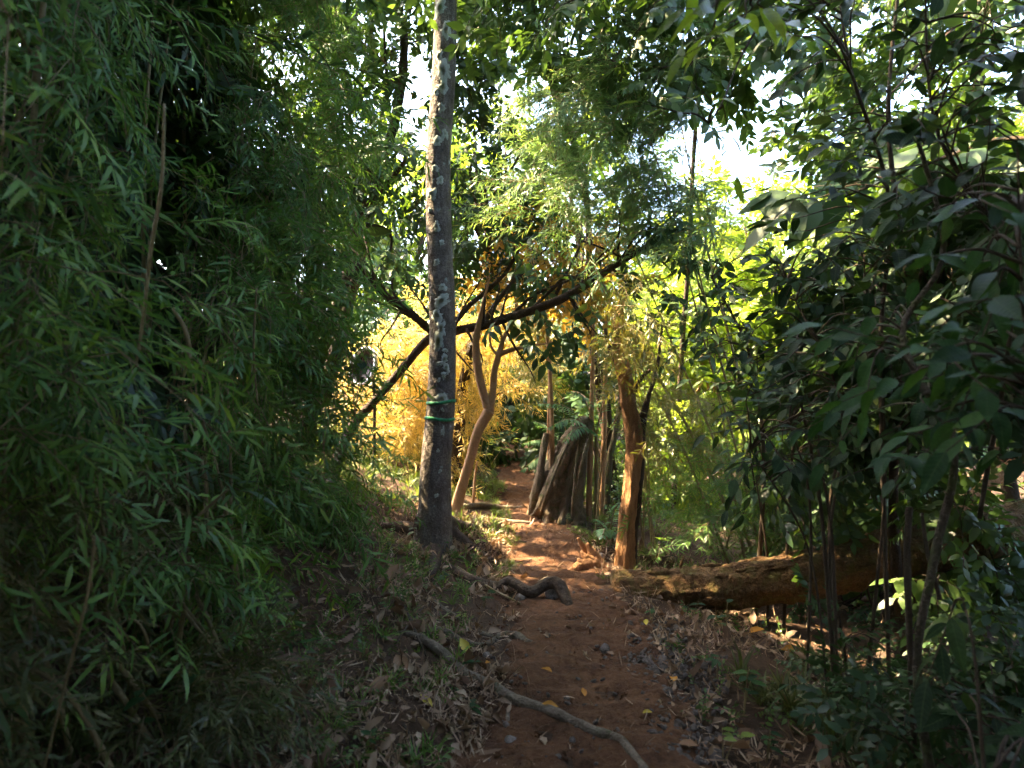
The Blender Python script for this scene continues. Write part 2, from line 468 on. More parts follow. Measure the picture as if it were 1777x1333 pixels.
M['leaf_brown'] = leafmat("fallen_brown", [(0, (.22, .12, .06)), (1, (.34, .20, .11))], .15, .6, .3, tint=(1, 1, 1))

# ------------------------------------------------------------------ leaf and bough templates
def leaf_t(L, W, st=3, fold=.25, droop=.2, peak=.4, wave=0.0, r=0.5, curl=0.0, mat=0):
    """a leaf along +x, folded on its midrib"""
    s = np.linspace(0, 1, st+2)
    w = W/2*np.sin(math.pi*s**(math.log(.5)/math.log(peak)))**.9*(1 - .25*np.clip((s-.7)/.3, 0, 1))
    w[0] = w[-1] = 0
    x = L*s*(1 - .15*droop*s); z = -droop*L*s*s
    v, f = [(0, 0, 0)], []
    for i in range(1, st+1):
        e = fold*w[i] + wave*W*math.sin(i*2.3)
        e2 = fold*w[i] + wave*W*math.sin(i*2.9+1)
        v += [(x[i], w[i], z[i]+e), (x[i], 0, z[i]), (x[i], -w[i], z[i]+e2)]
    v.append((x[-1], 0, z[-1]))
    f += [(0, 2, 1), (0, 3, 2)]
    for i in range(st-1):
        a = 1+3*i; b = a+3
        f += [(a, a+1, b+1), (a, b+1, b), (a+1, a+2, b+2), (a+1, b+2, b+1)]
    a = 1+3*(st-1); t = len(v)-1
    f += [(a, a+1, t), (a+1, a+2, t)]
    v = np.array(v, float)
    if curl:
        v[:, 2] += curl*np.abs(v[:, 1])**1.0*2 + curl*.6*(v[:, 0]/L-.5)**2*L
    return mk(v, f, r, mat)

def blade_t(L, W, droop=.3, r=.5):
    """narrow flat bamboo leaf, four faces"""
    v = [(0, 0, 0), (L*.28, W/2, -.05*droop*L), (L*.28, -W/2, -.08*droop*L), (L*.65, W*.4, -.38*droop*L), (L*.65, -W*.4, -.42*droop*L), (L*(1-.15*droop), 0, -droop*L)]
    return mk(v, [(0, 2, 1), (1, 2, 4), (1, 4, 3), (3, 4, 5)], r)

def rot1(d, up=(0, 0, 1)):
    return frames(np.array([d], float), np.array([up], float))

def twiglet(tw, r, z1, z2):
    """three-sided stalk without caps, six faces"""
    v = []
    for x, z, k in ((0, 0, 1), (tw, z2, .5)):
        v += [(x, r*k, z), (x, -r*.5*k, z+r*.8*k), (x, -r*.5*k, z-r*.8*k)]
    f = []
    for j in range(3):
        a, b = j, (j+1) % 3
        f += [(a, b, b+3), (a, b+3, a+3)]
    return mk(v, f, .5, 1)

def spray_bamboo(rng, n=9, L=.12, W=.013, tw=.2):
    parts = [twiglet(tw, .0014, .01, -.03)]
    for i in range(n):
        s = (i+1)/n
        p = np.array([[tw*s, 0, -.03*s]])
        side = (1 if i % 2 else -1)
        ang = math.radians(rng.uniform(22, 62))*(1.0 if i < n-1 else .1)
        d = [math.cos(ang), side*math.sin(ang), rng.uniform(-.45, .15)]
        up = (rng.normal(0, .35), rng.normal(0, .35), 1)
        l = L*rng.uniform(.65, 1.15)
        parts.append(place(blade_t(l, W*rng.uniform(.8, 1.2), rng.uniform(.05, .45), rng.random()), p, rot1(d, up), 1))
    return join(parts)

def spray_broad(rng, n=8, L=.12, W=.05, tw=.3, st=2, droop=.25, hang=.3, peak=.42, far=False):
    parts = [twiglet(tw, .0026, .015, -.02)]
    for i in range(n):
        s = .15 + .85*(i+1)/n
        p = np.array([[tw*s, 0, -.02*s]])
        side = (1 if i % 2 else -1)
        ang = math.radians(rng.uniform(35, 75))*(1.0 if i < n-1 else .15)
        d = [math.cos(ang), side*math.sin(ang), rng.uniform(-.2, .25)-hang]
        up = (rng.normal(0, .3), rng.normal(0, .3), 1)
        l = L*rng.uniform(.65, 1.15)
        lf = blade_t(l, W*l/L, rng.uniform(.05, .45), rng.random()) if far else leaf_t(l, W*l/L, st, rng.uniform(.1, .35), rng.uniform(.05, droop*1.6), peak, r=rng.random())
        parts.append(place(lf, p, rot1(d, up), 1))
    return join(parts)

def bough(rng, sprays, length=.8, n=9, spread=.9, thick=.006, droop=.25, zdrop=-.15):
    base = [(0, 0, 0), (length*.4, rng.normal(0, .03), .05*length), (length, rng.normal(0, .06), -droop*length)]
    parts = [tube(base, [thick, thick*.7, thick*.3], 3, 5, mat=1)]
    pts = spline(base, 20)
    for i in range(n):
        s = .15 + .85*(i + rng.random()*.6)/n
        p = pts[min(19, int(s*19))]
        a = rng.uniform(.25, spread)*(1 if i % 2 else -1)
        d = [math.cos(a), math.sin(a), rng.normal(zdrop, .25)]
        t = sprays[rng.integers(len(sprays))]
        parts.append(place(t, p[None], rot1(d, (rng.normal(0, .35), rng.normal(0, .35), 1)), rng.uniform(.75, 1.2), [rng.random()], .35))
    return join(parts)

R0 = np.random.default_rng(11)
SB = [spray_bamboo(R0, R0.integers(7, 12)) for _ in range(7)]
SBF = [spray_bamboo(R0, R0.integers(9, 13), .11, .011, .2) for _ in range(6)]
B_BAM = [bough(R0, SB, R0.uniform(.55, .85), 8, 1.0, .004, R0.uniform(.2, .55)) for _ in range(7)]
B_BAMF = [bough(R0, SBF, R0.uniform(.5, .8), 9, .9, .004, R0.uniform(.1, .4)) for _ in range(6)]
SR = [spray_broad(R0, R0.integers(6, 10), .12, .052) for _ in range(6)]
SRL = [spray_broad(R0, R0.integers(5, 9), .17, .07, .36, 3, .3, .45, .38) for _ in range(6)]
SRS = [spray_broad(R0, R0.integers(7, 11), .075, .034, .26) for _ in range(6)]
B_BR = [bough(R0, SR, R0.uniform(.6, .95), 8, 1.0, .008, R0.uniform(.1, .35)) for _ in range(6)]
B_BRL = [bough(R0, SRL, R0.uniform(.7, 1.0), 6, 1.0, .009, R0.uniform(.1, .35)) for _ in range(6)]
SRF = [spray_broad(R0, R0.integers(7, 11), .14, .058, far=True) for _ in range(6)]
B_FAR = [bough(R0, SRF, R0.uniform(.6, .95), 8, 1.0, .008, R0.uniform(.1, .35)) for _ in range(6)]
B_BRS = [bough(R0, SRS, R0.uniform(.5, .8), 9, 1.0, .006, R0.uniform(.1, .35)) for _ in range(6)]

SRC = [spray_broad(R0, 8, .30, .12, .55, 2, .3, .3, far=True) for _ in range(4)]
B_CAN = [bough(R0, SRC, 1.6, 7, 1.1, .02, .2) for _ in range(4)]

def sample_regions(rng, regions, clump=1.1, cut=-.15):
    """random points in view volumes (x0,y0,x1,y1 photo pixels; d0,d1 metres; count), thinned into clumps"""
    out = []
    for (x0, y0, x1, y1, d0, d1, cnt) in regions:
        got = 0
        while got < cnt:
            k = cnt*2 + 20
            px, py = rng.uniform(x0, x1, k), rng.uniform(y0, y1, k)
            d = (rng.random(k)*(d1**3-d0**3) + d0**3)**(1/3)
            p = np.stack([(px-CX)/FPX*d, d, EYE+(CY-py)/FPX*d], -1)
            ok = (vnoise(p[:, 0]*clump+13.7, p[:, 1]*clump, p[:, 2]*clump) > cut) & (p[:, 2] > terrain(p[:, 0], p[:, 1]) + .03)
            p = p[ok][:cnt-got]
            got += max(1, len(p)); out.append(p)
    return np.concatenate(out)

def orient(rng, n, mean, spread, up=(0, 0, 1), upspread=.35):
    d = np.array(mean, float)[None] + rng.normal(0, spread, (n, 3))
    u = np.array(up, float)[None] + rng.normal(0, upspread, (n, 3))
    return frames(d, u)

_mesh_cache = {}
def shared(name, templates, mats):
    key = (name, id(templates), tuple(m.name for m in mats))
    if key not in _mesh_cache:
        _mesh_cache[key] = [mesh(name, t, mats) for t in templates]
    return _mesh_cache[key]

def foliage(parent, rng, templates, P_, R_, S_, mats, near=0, joined="foliage", single="leafy_branch"):
    """the `near` boughs closest to the camera as parts of their own, the rest as one mass"""
    n = len(P_)
    S_ = np.asarray(S_, float) + np.zeros(n)
    order = np.argsort(np.linalg.norm(P_ - np.array([0, 0, EYE]), axis=1))
    a, b = order[:near], order[near:]
    if len(a):
        ms = shared(single, templates, mats)
        for i in a:
            put(single, ms[rng.integers(len(ms))], parent, P_[i], R_[i], float(S_[i]))
    if len(b):
        obj(joined, place_mix(templates, P_[b], R_[b], S_[b], rng, .45), mats, parent, kind="stuff")

# ------------------------------------------------------------------ setting: ground and path
def grid_tris(nx, ny):
    i = np.arange(ny-1)[:, None]*nx; j = np.arange(nx-1)[None]
    A, B, C, D = i+j, i+j+1, i+nx+j+1, i+nx+j
    return np.concatenate([np.stack([A, B, C], -1).reshape(-1, 3), np.stack([A, C, D], -1).reshape(-1, 3)])

gx = np.concatenate([-np.geomspace(160, 2.6, 26), np.linspace(-2.5, 3.2, 110), np.geomspace(3.35, 160, 28)])
gy = np.concatenate([-np.geomspace(60, .5, 12), np.linspace(-.3, 9.5, 170), np.geomspace(9.6, 260, 60)])
X, Y = np.meshgrid(gx, gy)
Zs = terrain(X, Y)
g = obj("ground", mk(np.stack([X, Y, Zs], -1).reshape(-1, 3), grid_tris(len(gx), len(gy))), M['soil'])
g["kind"] = "structure"

ys = np.concatenate([np.linspace(-.5, 9, 420), np.linspace(9.03, 19, 160)])
us = np.linspace(-1, 1, 56)
U, YY = np.meshgrid(us, ys)
wl = path_w(YY)*(1 + .22*vnoise(YY*1.7, U*0+np.sign(U)*3) + .12*vnoise(YY*6, np.sign(U)*7))
XX = path_c(YY) + U*wl
edge = np.clip((1-np.abs(U))*5, 0, 1)
ZZ = terrain(XX, YY) + .016 - .05*(1-edge)**2 + .016*vnoise(XX*7, YY*7, 2) + .010*vnoise(XX*17, YY*17, 2) + .006*vnoise(XX*35, YY*35, 4)
# the trodden step of bare soil and the root steps further up
pth = obj("path", mk(np.stack([XX, YY, ZZ], -1).reshape(-1, 3), grid_tris(len(us), len(ys))), M['path'])
pth["kind"] = "structure"

# ------------------------------------------------------------------ the lichen-spotted tree
def trunk_pts(base, spots, depth):
    return [base] + [P(x, y, depth) for x, y in spots]

rng = np.random.default_rng(21)
b0 = G(748, 950)
D1 = b0.y
lt = thing("lichen_tree", "tall straight trunk spotted with pale lichen, beside the path", "tree", b0)
tp = [b0 - Vector((0.0, 0, .15)), P(754, 900, D1), P(757, 800, D1), P(765, 700, D1), P(768, 560, D1), P(762, 400, D1), P(761, 270, D1), P(770, 130, D1), P(774, 0, D1), P(778, -160, D1), P(775, -420, D1)]
wpx = [37, 30, 26, 24.5, 22.5, 22, 21.5, 20.5, 19, 16, 12]
rad = [w/FPX*D1 for w in wpx]
lt_trunk = obj("trunk", tube(tp, rad, 36, 260, .022, 16, 3), M['bark_lichen'], lt)
def trunk_at(py):
    zz = P(0, py, D1).z
    sp = spline(tp, 200); i = int(np.argmin(np.abs(sp[:, 2]-zz)))
    return Vector(sp[i]), float(np.interp(i/199, np.linspace(0, 1, len(rad)), rad))
for pts, rr in (([(770, 925), (800, 945), (835, 968), (870, 985)], [.10, .075, .05, .02]), ([(735, 935), (700, 925), (660, 915)], [.11, .08, .04]), ([(750, 945), (755, 975), (745, 1010)], [.10, .06, .02]), ([(780, 915), (815, 920), (850, 915)], [.08, .05, .02])):
    q = [b0 + Vector((0, 0, .22))] + [G(x, y, r_*.3) for (x, y), r_ in zip(pts, rr)]
    obj("root", tube(q, [.15]+rr, 10, 30, .12, 12, 1), M['bark_dark'], lt)
spots = [(765, 20, 10, 16), (768, 195, 6, 9), (762, 255, 8, 7), (766, 318, 5, 7), (760, 395, 6, 8), (770, 500, 7, 6), (770, 160, 9, 13), (758, 165, 5, 6), (752, 342, 9, 10), (748, 372, 4, 4), (760, 460, 6, 5), (768, 527, 12, 12), (762, 548, 9, 9), (768, 572, 7, 12), (763, 595, 8, 15), (775, 607, 4, 4), (773, 622, 6, 8), (766, 632, 5, 4), (776, 640, 5, 6), (772, 650, 4, 6), (779, 648, 3, 5), (770, 690, 10, 9), (771, 745, 3, 7), (763, 780, 3, 3), (772, 130, 12, 16), (764, 108, 7, 10), (776, 60, 8, 14), (757, 300, 6, 5), (768, 430, 4, 5), (757, 215, 4, 6), (774, 238, 5, 8), (764, 662, 3, 4), (770, 710, 3, 3), (766, 815, 3, 4), (760, 855, 4, 3)]
for (px, py, ra, rb) in spots:
    c, r_ = trunk_at(py)
    r_ *= 1.0
    off = (px - (c.x/D1*FPX + CX))/FPX*D1
    a0 = math.asin(max(-.62, min(.62, off/r_)))
    n = 26
    vs, fs = [], []
    th = np.linspace(0, 2*math.pi, n, endpoint=False)
    jag = 1 + .45*vnoise(np.cos(th)*1.5+px, np.sin(th)*1.5+py) + .35*vnoise(np.cos(th)*4+px, np.sin(th)*4+3)
    rings = [(0, .0045), (.5, .004), (.88, .0022), (1.0, -.003)]
    for k, (s, lift) in enumerate(rings):
        for t, j in zip(th, jag):
            dx, dz_ = s*j*ra*1.15/FPX*D1*math.cos(t), s*j*rb*1.15/FPX*D1*math.sin(t)
            ang = a0 + dx/r_
            cc, _ = Vector(c), 0
            vs.append((cc.x + (r_+lift)*math.sin(ang), cc.y - (r_+lift)*math.cos(ang), cc.z + dz_))
    for k in range(len(rings)-1):
        for j in range(n):
            a, b = k*n+j, k*n+(j+1) % n
            fs += [(a, b, b+n), (a, b+n, a+n)]
    obj("lichen_patch", mk(vs, fs), M['lichen'], lt_trunk)
for py, lab, tilt in ((696, "upper bright green tape band tied around the lichen-spotted trunk", .004), (726, "lower bright green tape band tied around the lichen-spotted trunk", -.003)):
    c, r_ = trunk_at(py)
    vs = []
    n = 40; prof = [(.003, -.015), (.006, -.012), (.006, .012), (.003, .015), (-.012, .015), (-.012, -.015)]
    for i in range(n):
        t = 2*math.pi*i/n
        for (dr, dz_) in prof:
            rr = r_*1.015 + dr + .0015*math.sin(5*t+py)
            vs.append((c.x+rr*math.sin(t), c.y-rr*math.cos(t), c.z+dz_*.9+tilt*math.sin(t)*3+.004*math.sin(3*t+py)))
    k = len(prof); fs = []
    for i in range(n):
        for j in range(k):
            a, b, c2, d2 = i*k+j, i*k+(j+1) % k, ((i+1) % n)*k+(j+1) % k, ((i+1) % n)*k+j
            fs += [(a, b, c2), (a, c2, d2)]
    solo("tape_band", mk(vs, fs), M['ribbon'], lab, "tape")
pts = sample_regions(rng, [(600, -420, 960, -60, D1-1.5, D1+1.5, 60)], 1, -.3)
foliage(lt, rng, B_BR, pts, orient(rng, len(pts), (0, 0, -.3), .6), 1.1, [M['broad_mid'], M['twig']], 0, "crown")

# ------------------------------------------------------------------ the slender lit tree behind it
rng = np.random.default_rng(22)
b = G(786, 893); D = b.y
ct = thing("forked_tree", "slender curving sunlit tree with a forked orange stem behind lichen trunk", "tree", b)
def PX(l, d): return [P(x, y, d) for x, y in l]
def RP(l, d): return [w/FPX*d for w in l]
obj("trunk", tube([b-Vector((0, 0, .1))]+PX([(800, 850), (815, 800), (829, 750), (849, 712)], D), RP([12, 9, 8.5, 8.5, 10], D), 14, 40, .06, 8, 4), M['bark_smooth'], ct)
obj("limb", tube(PX([(849, 714), (838, 680), (829, 640), (826, 600), (829, 572), (838, 530), (850, 480)], D), RP([8.5, 7.5, 7, 6.5, 5, 3, 1.5], D), 12, 40, .05, 8, 5), M['bark_smooth'], ct)
obj("limb", tube(PX([(850, 714), (855, 680), (858, 645), (866, 615), (875, 585), (893, 552)], D), RP([7.5, 6, 5.5, 5.5, 3.5, 2.5], D), 12, 40, .05, 8, 6), M['bark_smooth'], ct)
for l, w in (([(866, 615), (885, 608), (920, 600), (960, 595)], [5, 4, 2.5, 1]), ([(864, 618), (852, 600), (850, 570), (855, 540)], [3, 2, 1.5, 1]), ([(872, 590), (865, 565), (845, 540)], [2.5, 2, 1])):
    obj("twig", tube(PX(l, D), RP(w, D), 6, 16, .05), M['bark_smooth'], ct)

# ------------------------------------------------------------------ the dark leaning tree: boughs fanning out behind the lichen trunk
rng = np.random.default_rng(23)
bl = G(560, 880)
dt = thing("leaning_tree", "dark leaning tree with long crooked boughs spreading over the path", "tree", bl)
DD = 7.3
obj("trunk", tube([bl - Vector((0, 0, .1))] + [P(600, 760, 7.2), P(655, 690, 7.2), P(700, 638, 7.2), P(745, 588, 7.2), P(792, 572, DD)], [.07, .055, .045, .045, .045, .055], 12, 60, .08, 14, 2), M['bark_dark'], dt)
for l, w, d0, d1 in (
    ([(770, 580), (800, 572), (840, 565), (880, 552), (930, 536), (980, 515), (1030, 485), (1075, 455), (1115, 432), (1170, 410)], [10, 9, 10, 9, 9, 9, 8, 7, 6, 3], 7.3, 6.6),
    ([(752, 580), (730, 560), (705, 538), (670, 515), (640, 480), (618, 460), (560, 430)], [9, 9, 8, 8, 7, 6, 4], 7.2, 6.6),
    ([(792, 555), (815, 530), (845, 505), (880, 470), (905, 420), (930, 370)], [6, 5.5, 5, 4.5, 4, 2], 7.3, 7.8),
    ([(840, 560), (865, 520), (890, 490), (915, 465), (950, 430)], [6, 5, 5, 4, 2], 7.3, 7.6),
    ([(925, 535), (960, 500), (985, 480), (1025, 490), (1060, 470)], [4, 4, 3, 3, 1], 7.1, 7.0),
    ([(960, 520), (985, 470), (1005, 430), (1010, 390)], [4, 4, 3, 1.5], 7.1, 7.4),
    ([(700, 535), (680, 500), (690, 460)], [4, 3, 1.5], 7.2, 7.2),
    ([(890, 545), (930, 510), (990, 485), (1060, 440), (1090, 400)], [4, 3, 3, 2, 1], 7.2, 7.0)):
    dd = np.linspace(d0, d1, len(l))
    obj("bough", tube([P(x, y, q) for (x, y), q in zip(l, dd)], [x_*.78/FPX*d0 for x_ in w], 10, 60, .12, 14, len(l), ridge=3, rdepth=.14), M['bark_dark'], dt)
for k in range(26):
    x0 = rng.uniform(640, 1150)
    y0 = np.interp(x0, [620, 700, 745, 840, 930, 1030, 1115, 1170], [460, 535, 575, 565, 536, 485, 432, 410])
    dq = np.interp(x0, [620, 760, 1170], [6.7, 7.25, 6.6])
    sx_, up_ = rng.normal(30 if x0 > 760 else -25, 35), rng.choice([-1, 1], p=[.7, .3])*rng.uniform(40, 130)
    obj("twig", tube([P(x0, y0, dq), P(x0+sx_*.6, y0+up_*.4, dq-.05), P(x0+sx_*1.3, y0+up_*.75, dq+.05), P(x0+sx_*1.5+rng.normal(0, 12), y0+up_, dq)], RP([2.6, 1.9, 1.3, .7], dq), 5, 12, .1, 20), M['bark_dark'], dt)
pts = sample_regions(rng, [(860, 400, 1250, 600, 6.3, 7.3, 34), (640, 420, 760, 600, 6.8, 7.4, 5), (1080, 380, 1260, 560, 6.2, 7.0, 22), (780, 400, 1000, 560, 7.0, 7.8, 16)], 1.3, -.3)
foliage(dt, rng, SRL, pts, orient(rng, len(pts), (.2, -.2, -.35), .5), rng.uniform(.7, 1.1, len(pts)), [M['broad_dark'], M['twig']], 80, "crown", "leaf_spray")

# ------------------------------------------------------------------ right-hand lit trunk
rng = np.random.default_rng(24)
b = G(1082, 985); D = b.y
rt = thing("rough_tree", "rough orange-barked trunk at the fallen log's end, lit along one edge", "tree", b)
obj("trunk", tube([b-Vector((0, 0, .15))]+PX([(1086, 920), (1094, 850), (1100, 790), (1098, 740), (1090, 700), (1085, 660), (1077, 622), (1072, 590), (1074, 550), (1085, 500)], D), RP([19, 15, 14, 14, 14.5, 14, 13, 12, 10, 8, 4], D), 26, 140, .16, 16, 8, ridge=5, rdepth=.10), M['bark_orange_lit'], rt)
obj("stem", tube([b+Vector((.06, .03, -.1))]+PX([(1099, 920), (1108, 840), (1112, 770), (1113, 735), (1125, 690), (1140, 640), (1150, 560)], D+.05), RP([11, 9, 8, 8, 8, 4, 3, 2], D), 14, 60, .12, 11, 9), M['bark_dark'], rt)
for l, w in (([(1090, 700), (1110, 660), (1130, 640)], [6, 4, 2]), ([(1080, 640), (1060, 610), (1050, 570)], [6, 5, 3])):
    obj("limb", tube(PX(l, D), RP(w, D), 8, 16, .1, 11), M['bark_dark'], rt)

# ------------------------------------------------------------------ buttressed tree by the path
rng = np.random.default_rng(25)
b = G(975, 898); D = b.y + .1
bt = thing("buttress_tree", "thick leaning tree with grey buttress roots beside the narrowing path", "tree", b)
obj("trunk", tube([b+Vector((.0, .1, -.2))]+PX([(966, 872), (975, 832), (988, 795), (1000, 765), (1012, 742), (1024, 728)], D), RP([50, 42, 35, 30, 24, 18, 9], D), 60, 170, .2, 14, 5, ridge=5, rdepth=.10), M['bark_fibre'], bt)
for l, w in (([(1000, 758), (978, 795), (955, 845), (938, 880), (925, 893)], [8, 10, 10, 9, 4]), ([(1004, 775), (990, 830), (978, 880), (972, 912)], [7, 9, 10, 6]),
             ([(985, 822), (966, 852), (945, 880), (922, 897)], [5, 7, 7, 4]), ([(1014, 770), (1006, 830), (999, 885), (996, 914)], [7, 9, 10, 6])):
    q = PX(l[:-1], D-.19) + [G(*l[-1])]
    obj("buttress_root", tube(q, RP(w, D), 14, 60, .16, 11, len(l)+l[0][0], ridge=3, rdepth=.15), M['bark_fibre'], bt)
obj("root", tube([P(948, 752, D-.05), P(940, 800, D-.1), P(932, 850, D-.15), G(922, 895)], RP([5, 7, 9, 8], D), 10, 30, .15, 9, 3), M['bark_fibre'], bt)
for k in range(3):
    x0 = rng.uniform(996, 1026); x1 = rng.uniform(935, 1008)
    obj("aerial_root", tube([P(x0, 735+rng.uniform(0, 25), D-.16), P(lerp(x0, x1, .45), 800, D-.34+rng.uniform(-.05, .05)), P(lerp(x0, x1, .8), 860, D-.42+rng.uniform(-.05, .05)), G(x1, 905+rng.uniform(-8, 6))], RP([1.5, 2.2, 2.4, 2], D), 6, 24, .25, 20, k), M['bark_fibre'], bt)
for l, lab, sid in (([(956, 590), (953, 680), (952, 780), (956, 885)], "thinner of two pale poles rising before the buttressed tree", 3.2), ([(948, 560), (955, 660), (958, 760), (957, 830), (961, 895)], "thicker of two pale poles rising before the buttressed tree", 4.8)):
    bb = G(*l[-1]); q = PX(l[:-1], bb.y) + [bb-Vector((0, 0, .05))]
    solo("aerial_pole", tube(q, RP([sid*.6, sid*.8, sid, sid], bb.y), 8, 40, .08, 9, sid), M['bark_smooth'], lab, "stem")
for i, (l, w, lab) in enumerate((
    ([(1030, 560), (1027, 700), (1024, 800), (1022, 905)], 5, "thin brown sapling stem close behind the buttressed tree"),
    ([(1052, 540), (1050, 680), (1047, 800), (1043, 895)], 5, "slim brown stem midway between buttressed tree and orange trunk"),
    ([(1085, 640), (1070, 740), (1058, 800), (1052, 890)], 6, "leaning brown stem just before the orange trunk"),
    ([(828, 800), (824, 830), (820, 880)], 2.5, "short whitish stick standing in the grass beside the path"))):
    bb = G(*l[-1]); d = min(bb.y, 9.5)
    q = PX(l[:-1], d) + [P(l[-1][0], l[-1][1], d)]
    q[-1].z = hz(q[-1].x, q[-1].y) - .05
    solo("thin_sapling", tube(q, RP([w*.5, w*.8, w, w], d), 8, 40, .08, 9, i), M['bark_smooth' if i != 2 else 'bark_grey'], lab, "stem")

# leaning slender trunk, upper left
b = G(560, 905)
lt2 = thing("leaning_sapling", "slender leaning brown trunk at top, left of lichen trunk", "tree", P(560, 905, 8.2))
obj("trunk", tube([P(560, 700, 8.2), P(600, 540, 8.2), P(636, 400, 8.2), P(655, 300, 8.2), P(682, 220, 8.2), P(698, 130, 8.2), P(700, 60, 8.2), P(690, 0, 8.2), P(682, -120, 8.2)], RP([13, 11, 8, 8, 8, 8, 7, 7, 6], 8.2), 12, 90, .1, 12, 2, ridge=3, rdepth=.15), M['bark_dark'], lt2)
obj("vine", tube([P(664, 0, 8.0), P(668, 90, 8.0), P(672, 150, 8.0), P(660, 220, 8.0), P(664, 300, 8.0)], RP([2.5, 2.5, 3, 2, 1.5], 8), 6, 40, .1), M['bark_dark'], lt2)

# ------------------------------------------------------------------ fallen log and broken stump
rng = np.random.default_rng(26)
e0 = G(1062, 1018)
lg = thing("fallen_log", "mossy fallen log lying from the path's edge into the undergrowth", "log", e0)
DL = e0.y
ends = [P(1062, 1018, DL), P(1110, 1022, DL), P(1200, 1022, DL-.05), P(1300, 1014, DL-.1), P(1420, 994, DL-.15), P(1540, 964, DL-.2), P(1650, 940, DL-.2), P(1800, 908, DL-.1), P(1950, 880, DL)]
lg_trunk = obj("trunk", tube(ends, RP([26, 33, 36, 37, 39, 41, 41, 39, 36], DL), 44, 320, .13, 10, 4, ridge=9, rdepth=.035), M['bark_log'], lg)
lsp = spline(ends, 200)
for k in range(22):
    i0 = int(rng.uniform(4, 110)); ln = int(rng.uniform(4, 14)); a_ = rng.uniform(-.4, 1.9)
    rr_ = np.interp(i0/199, np.linspace(0, 1, 9), [26, 33, 36, 37, 39, 41, 41, 39, 36])/FPX*DL*1.02
    st_ = [Vector(lsp[min(199, i0+j)]) + Vector((0, -math.cos(a_)*rr_, math.sin(a_)*rr_)) for j in range(0, ln+1, max(1, ln//3))]
    if len(st_) > 1:
        obj("bark_strip", tube(st_, [.006]+[.018]*(len(st_)-2)+[.005], 6, 14, .4, 25, k), M['bark_log'], lg_trunk)
obj("limb", tube([P(1600, 990, DL-.15), P(1570, 1040, DL-.3), P(1550, 1100, DL-.5), P(1535, 1160, DL-.7)], RP([18, 17, 16, 14], DL), 12, 40, .1, 9), M['bark_dark'], lg)
obj("limb", tube([P(1610, 960, DL), P(1650, 905, DL+.15), P(1710, 845, DL+.3), P(1790, 780, DL+.5)], RP([16, 15, 13, 10], DL), 12, 40, .1, 9), M['bark_orange_lit'], lg)
for px, py, L_ in ((1360, 990, .12), (1180, 985, .09), (1480, 960, .14)):
    p = P(px, py, DL-.15)
    obj("branch_stub", tube([p, p+Vector((.02, -.03, L_))], [.012, .006], 6, 5), M['bark_log'], lg)
s0 = G(1030, 985)
stp = thing("broken_stump", "small broken splintered stump at the path's edge by the log", "stump", s0)
for (dx, dy, h_, w_, lx, ly) in ((-.02, 0, .14, .055, -.09, 0), (.05, .02, .20, .045, -.10, .03), (-.09, -.03, .09, .05, -.05, -.02), (.09, -.03, .12, .04, -.15, 0), (.0, .06, .24, .035, -.13, .02)):
    obj("splinter", tube([s0+Vector((dx+.06, dy, -.05)), s0+Vector((dx+lx*.5, dy+ly, h_*.55)), s0+Vector((dx+lx, dy+ly, h_))], [w_*1.3, w_, w_*.35], 7, 14, .28, 16, dx*50, flat=.6), M['wood'], stp)
obj("root", tube([s0+Vector((.02, -.02, .03)), s0+Vector((-.12, -.06, .03)), s0+Vector((-.24, -.10, -.02))], [.06, .045, .02], 8, 16, .2, 14), M['wood'], stp)

# ------------------------------------------------------------------ roots crossing the path
def root_thing(name, lab, pts, rad, cat="root", sink=.35, lifts=None, mat='root', sides=10, n=60, bump=.14):
    q = [G(x, y, r_*(1-sink)*0 + (lifts[i] if lifts else r_*.3)) for i, ((x, y), r_) in enumerate(zip(pts, rad))]
    return solo(name, tube(q, rad, sides, n, bump, 14, len(pts)+pts[0][0]*.1), M[mat], lab, cat)
root_thing("long_root", "long pale root slanting down across the path to the bottom edge", [(690, 1098), (725, 1112), (765, 1140), (800, 1172), (850, 1200), (900, 1226), (960, 1248), (1020, 1272), (1070, 1292), (1105, 1325), (1140, 1370)], [.012, .024, .028, .030, .030, .029, .028, .026, .024, .022, .016], n=120, sides=14, lifts=[.0, .02, .03, .024, .028, .02, .024, .014, .02, .014, .0], bump=.2)
root_thing("snaking_root", "thick dark root snaking over the path and humped at its end", [(780, 985), (820, 1014), (862, 1030), (886, 1032), (920, 1042), (952, 1040), (972, 1042), (990, 1056)], [.03, .045, .04, .038, .042, .045, .05, .035], lifts=[0, .02, .05, .10, .06, .12, .10, -.02], n=110, sides=16, mat='bark_root', bump=.06)
root_thing("forked_root", "knotted pale root lying left on the path before the snaking root", [(800, 1115), (840, 1122), (870, 1105), (895, 1108), (915, 1118), (945, 1120)], [.012, .018, .02, .032, .022, .008])
root_thing("thin_root", "thin straight root beside the knotted pale root", [(745, 1040), (780, 1065), (830, 1098), (865, 1112)], [.012, .016, .016, .012])
root_thing("short_root", "short curved root tip poking from soil above knotted root", [(905, 1070), (920, 1078), (932, 1090), (940, 1100)], [.012, .016, .014, .008])
root_thing("side_root", "short side root below the knotted pale root", [(880, 1112), (905, 1132), (925, 1140), (940, 1148)], [.012, .018, .015, .008])
root_thing("bent_root", "stubby bent root left of the seedling by the long root", [(735, 1098), (770, 1100), (800, 1118), (805, 1130)], [.02, .026, .022, .01])
root_thing("upright_root", "small dark root running down from the long root's underside", [(882, 1236), (880, 1260), (880, 1290)], [.014, .012, .006])
root_thing("step_root", "pale root forming the farthest step across the path", [(800, 885), (840, 882), (875, 886), (925, 884)], [.03, .035, .03, .02], lifts=[.03, .035, .03, .02])
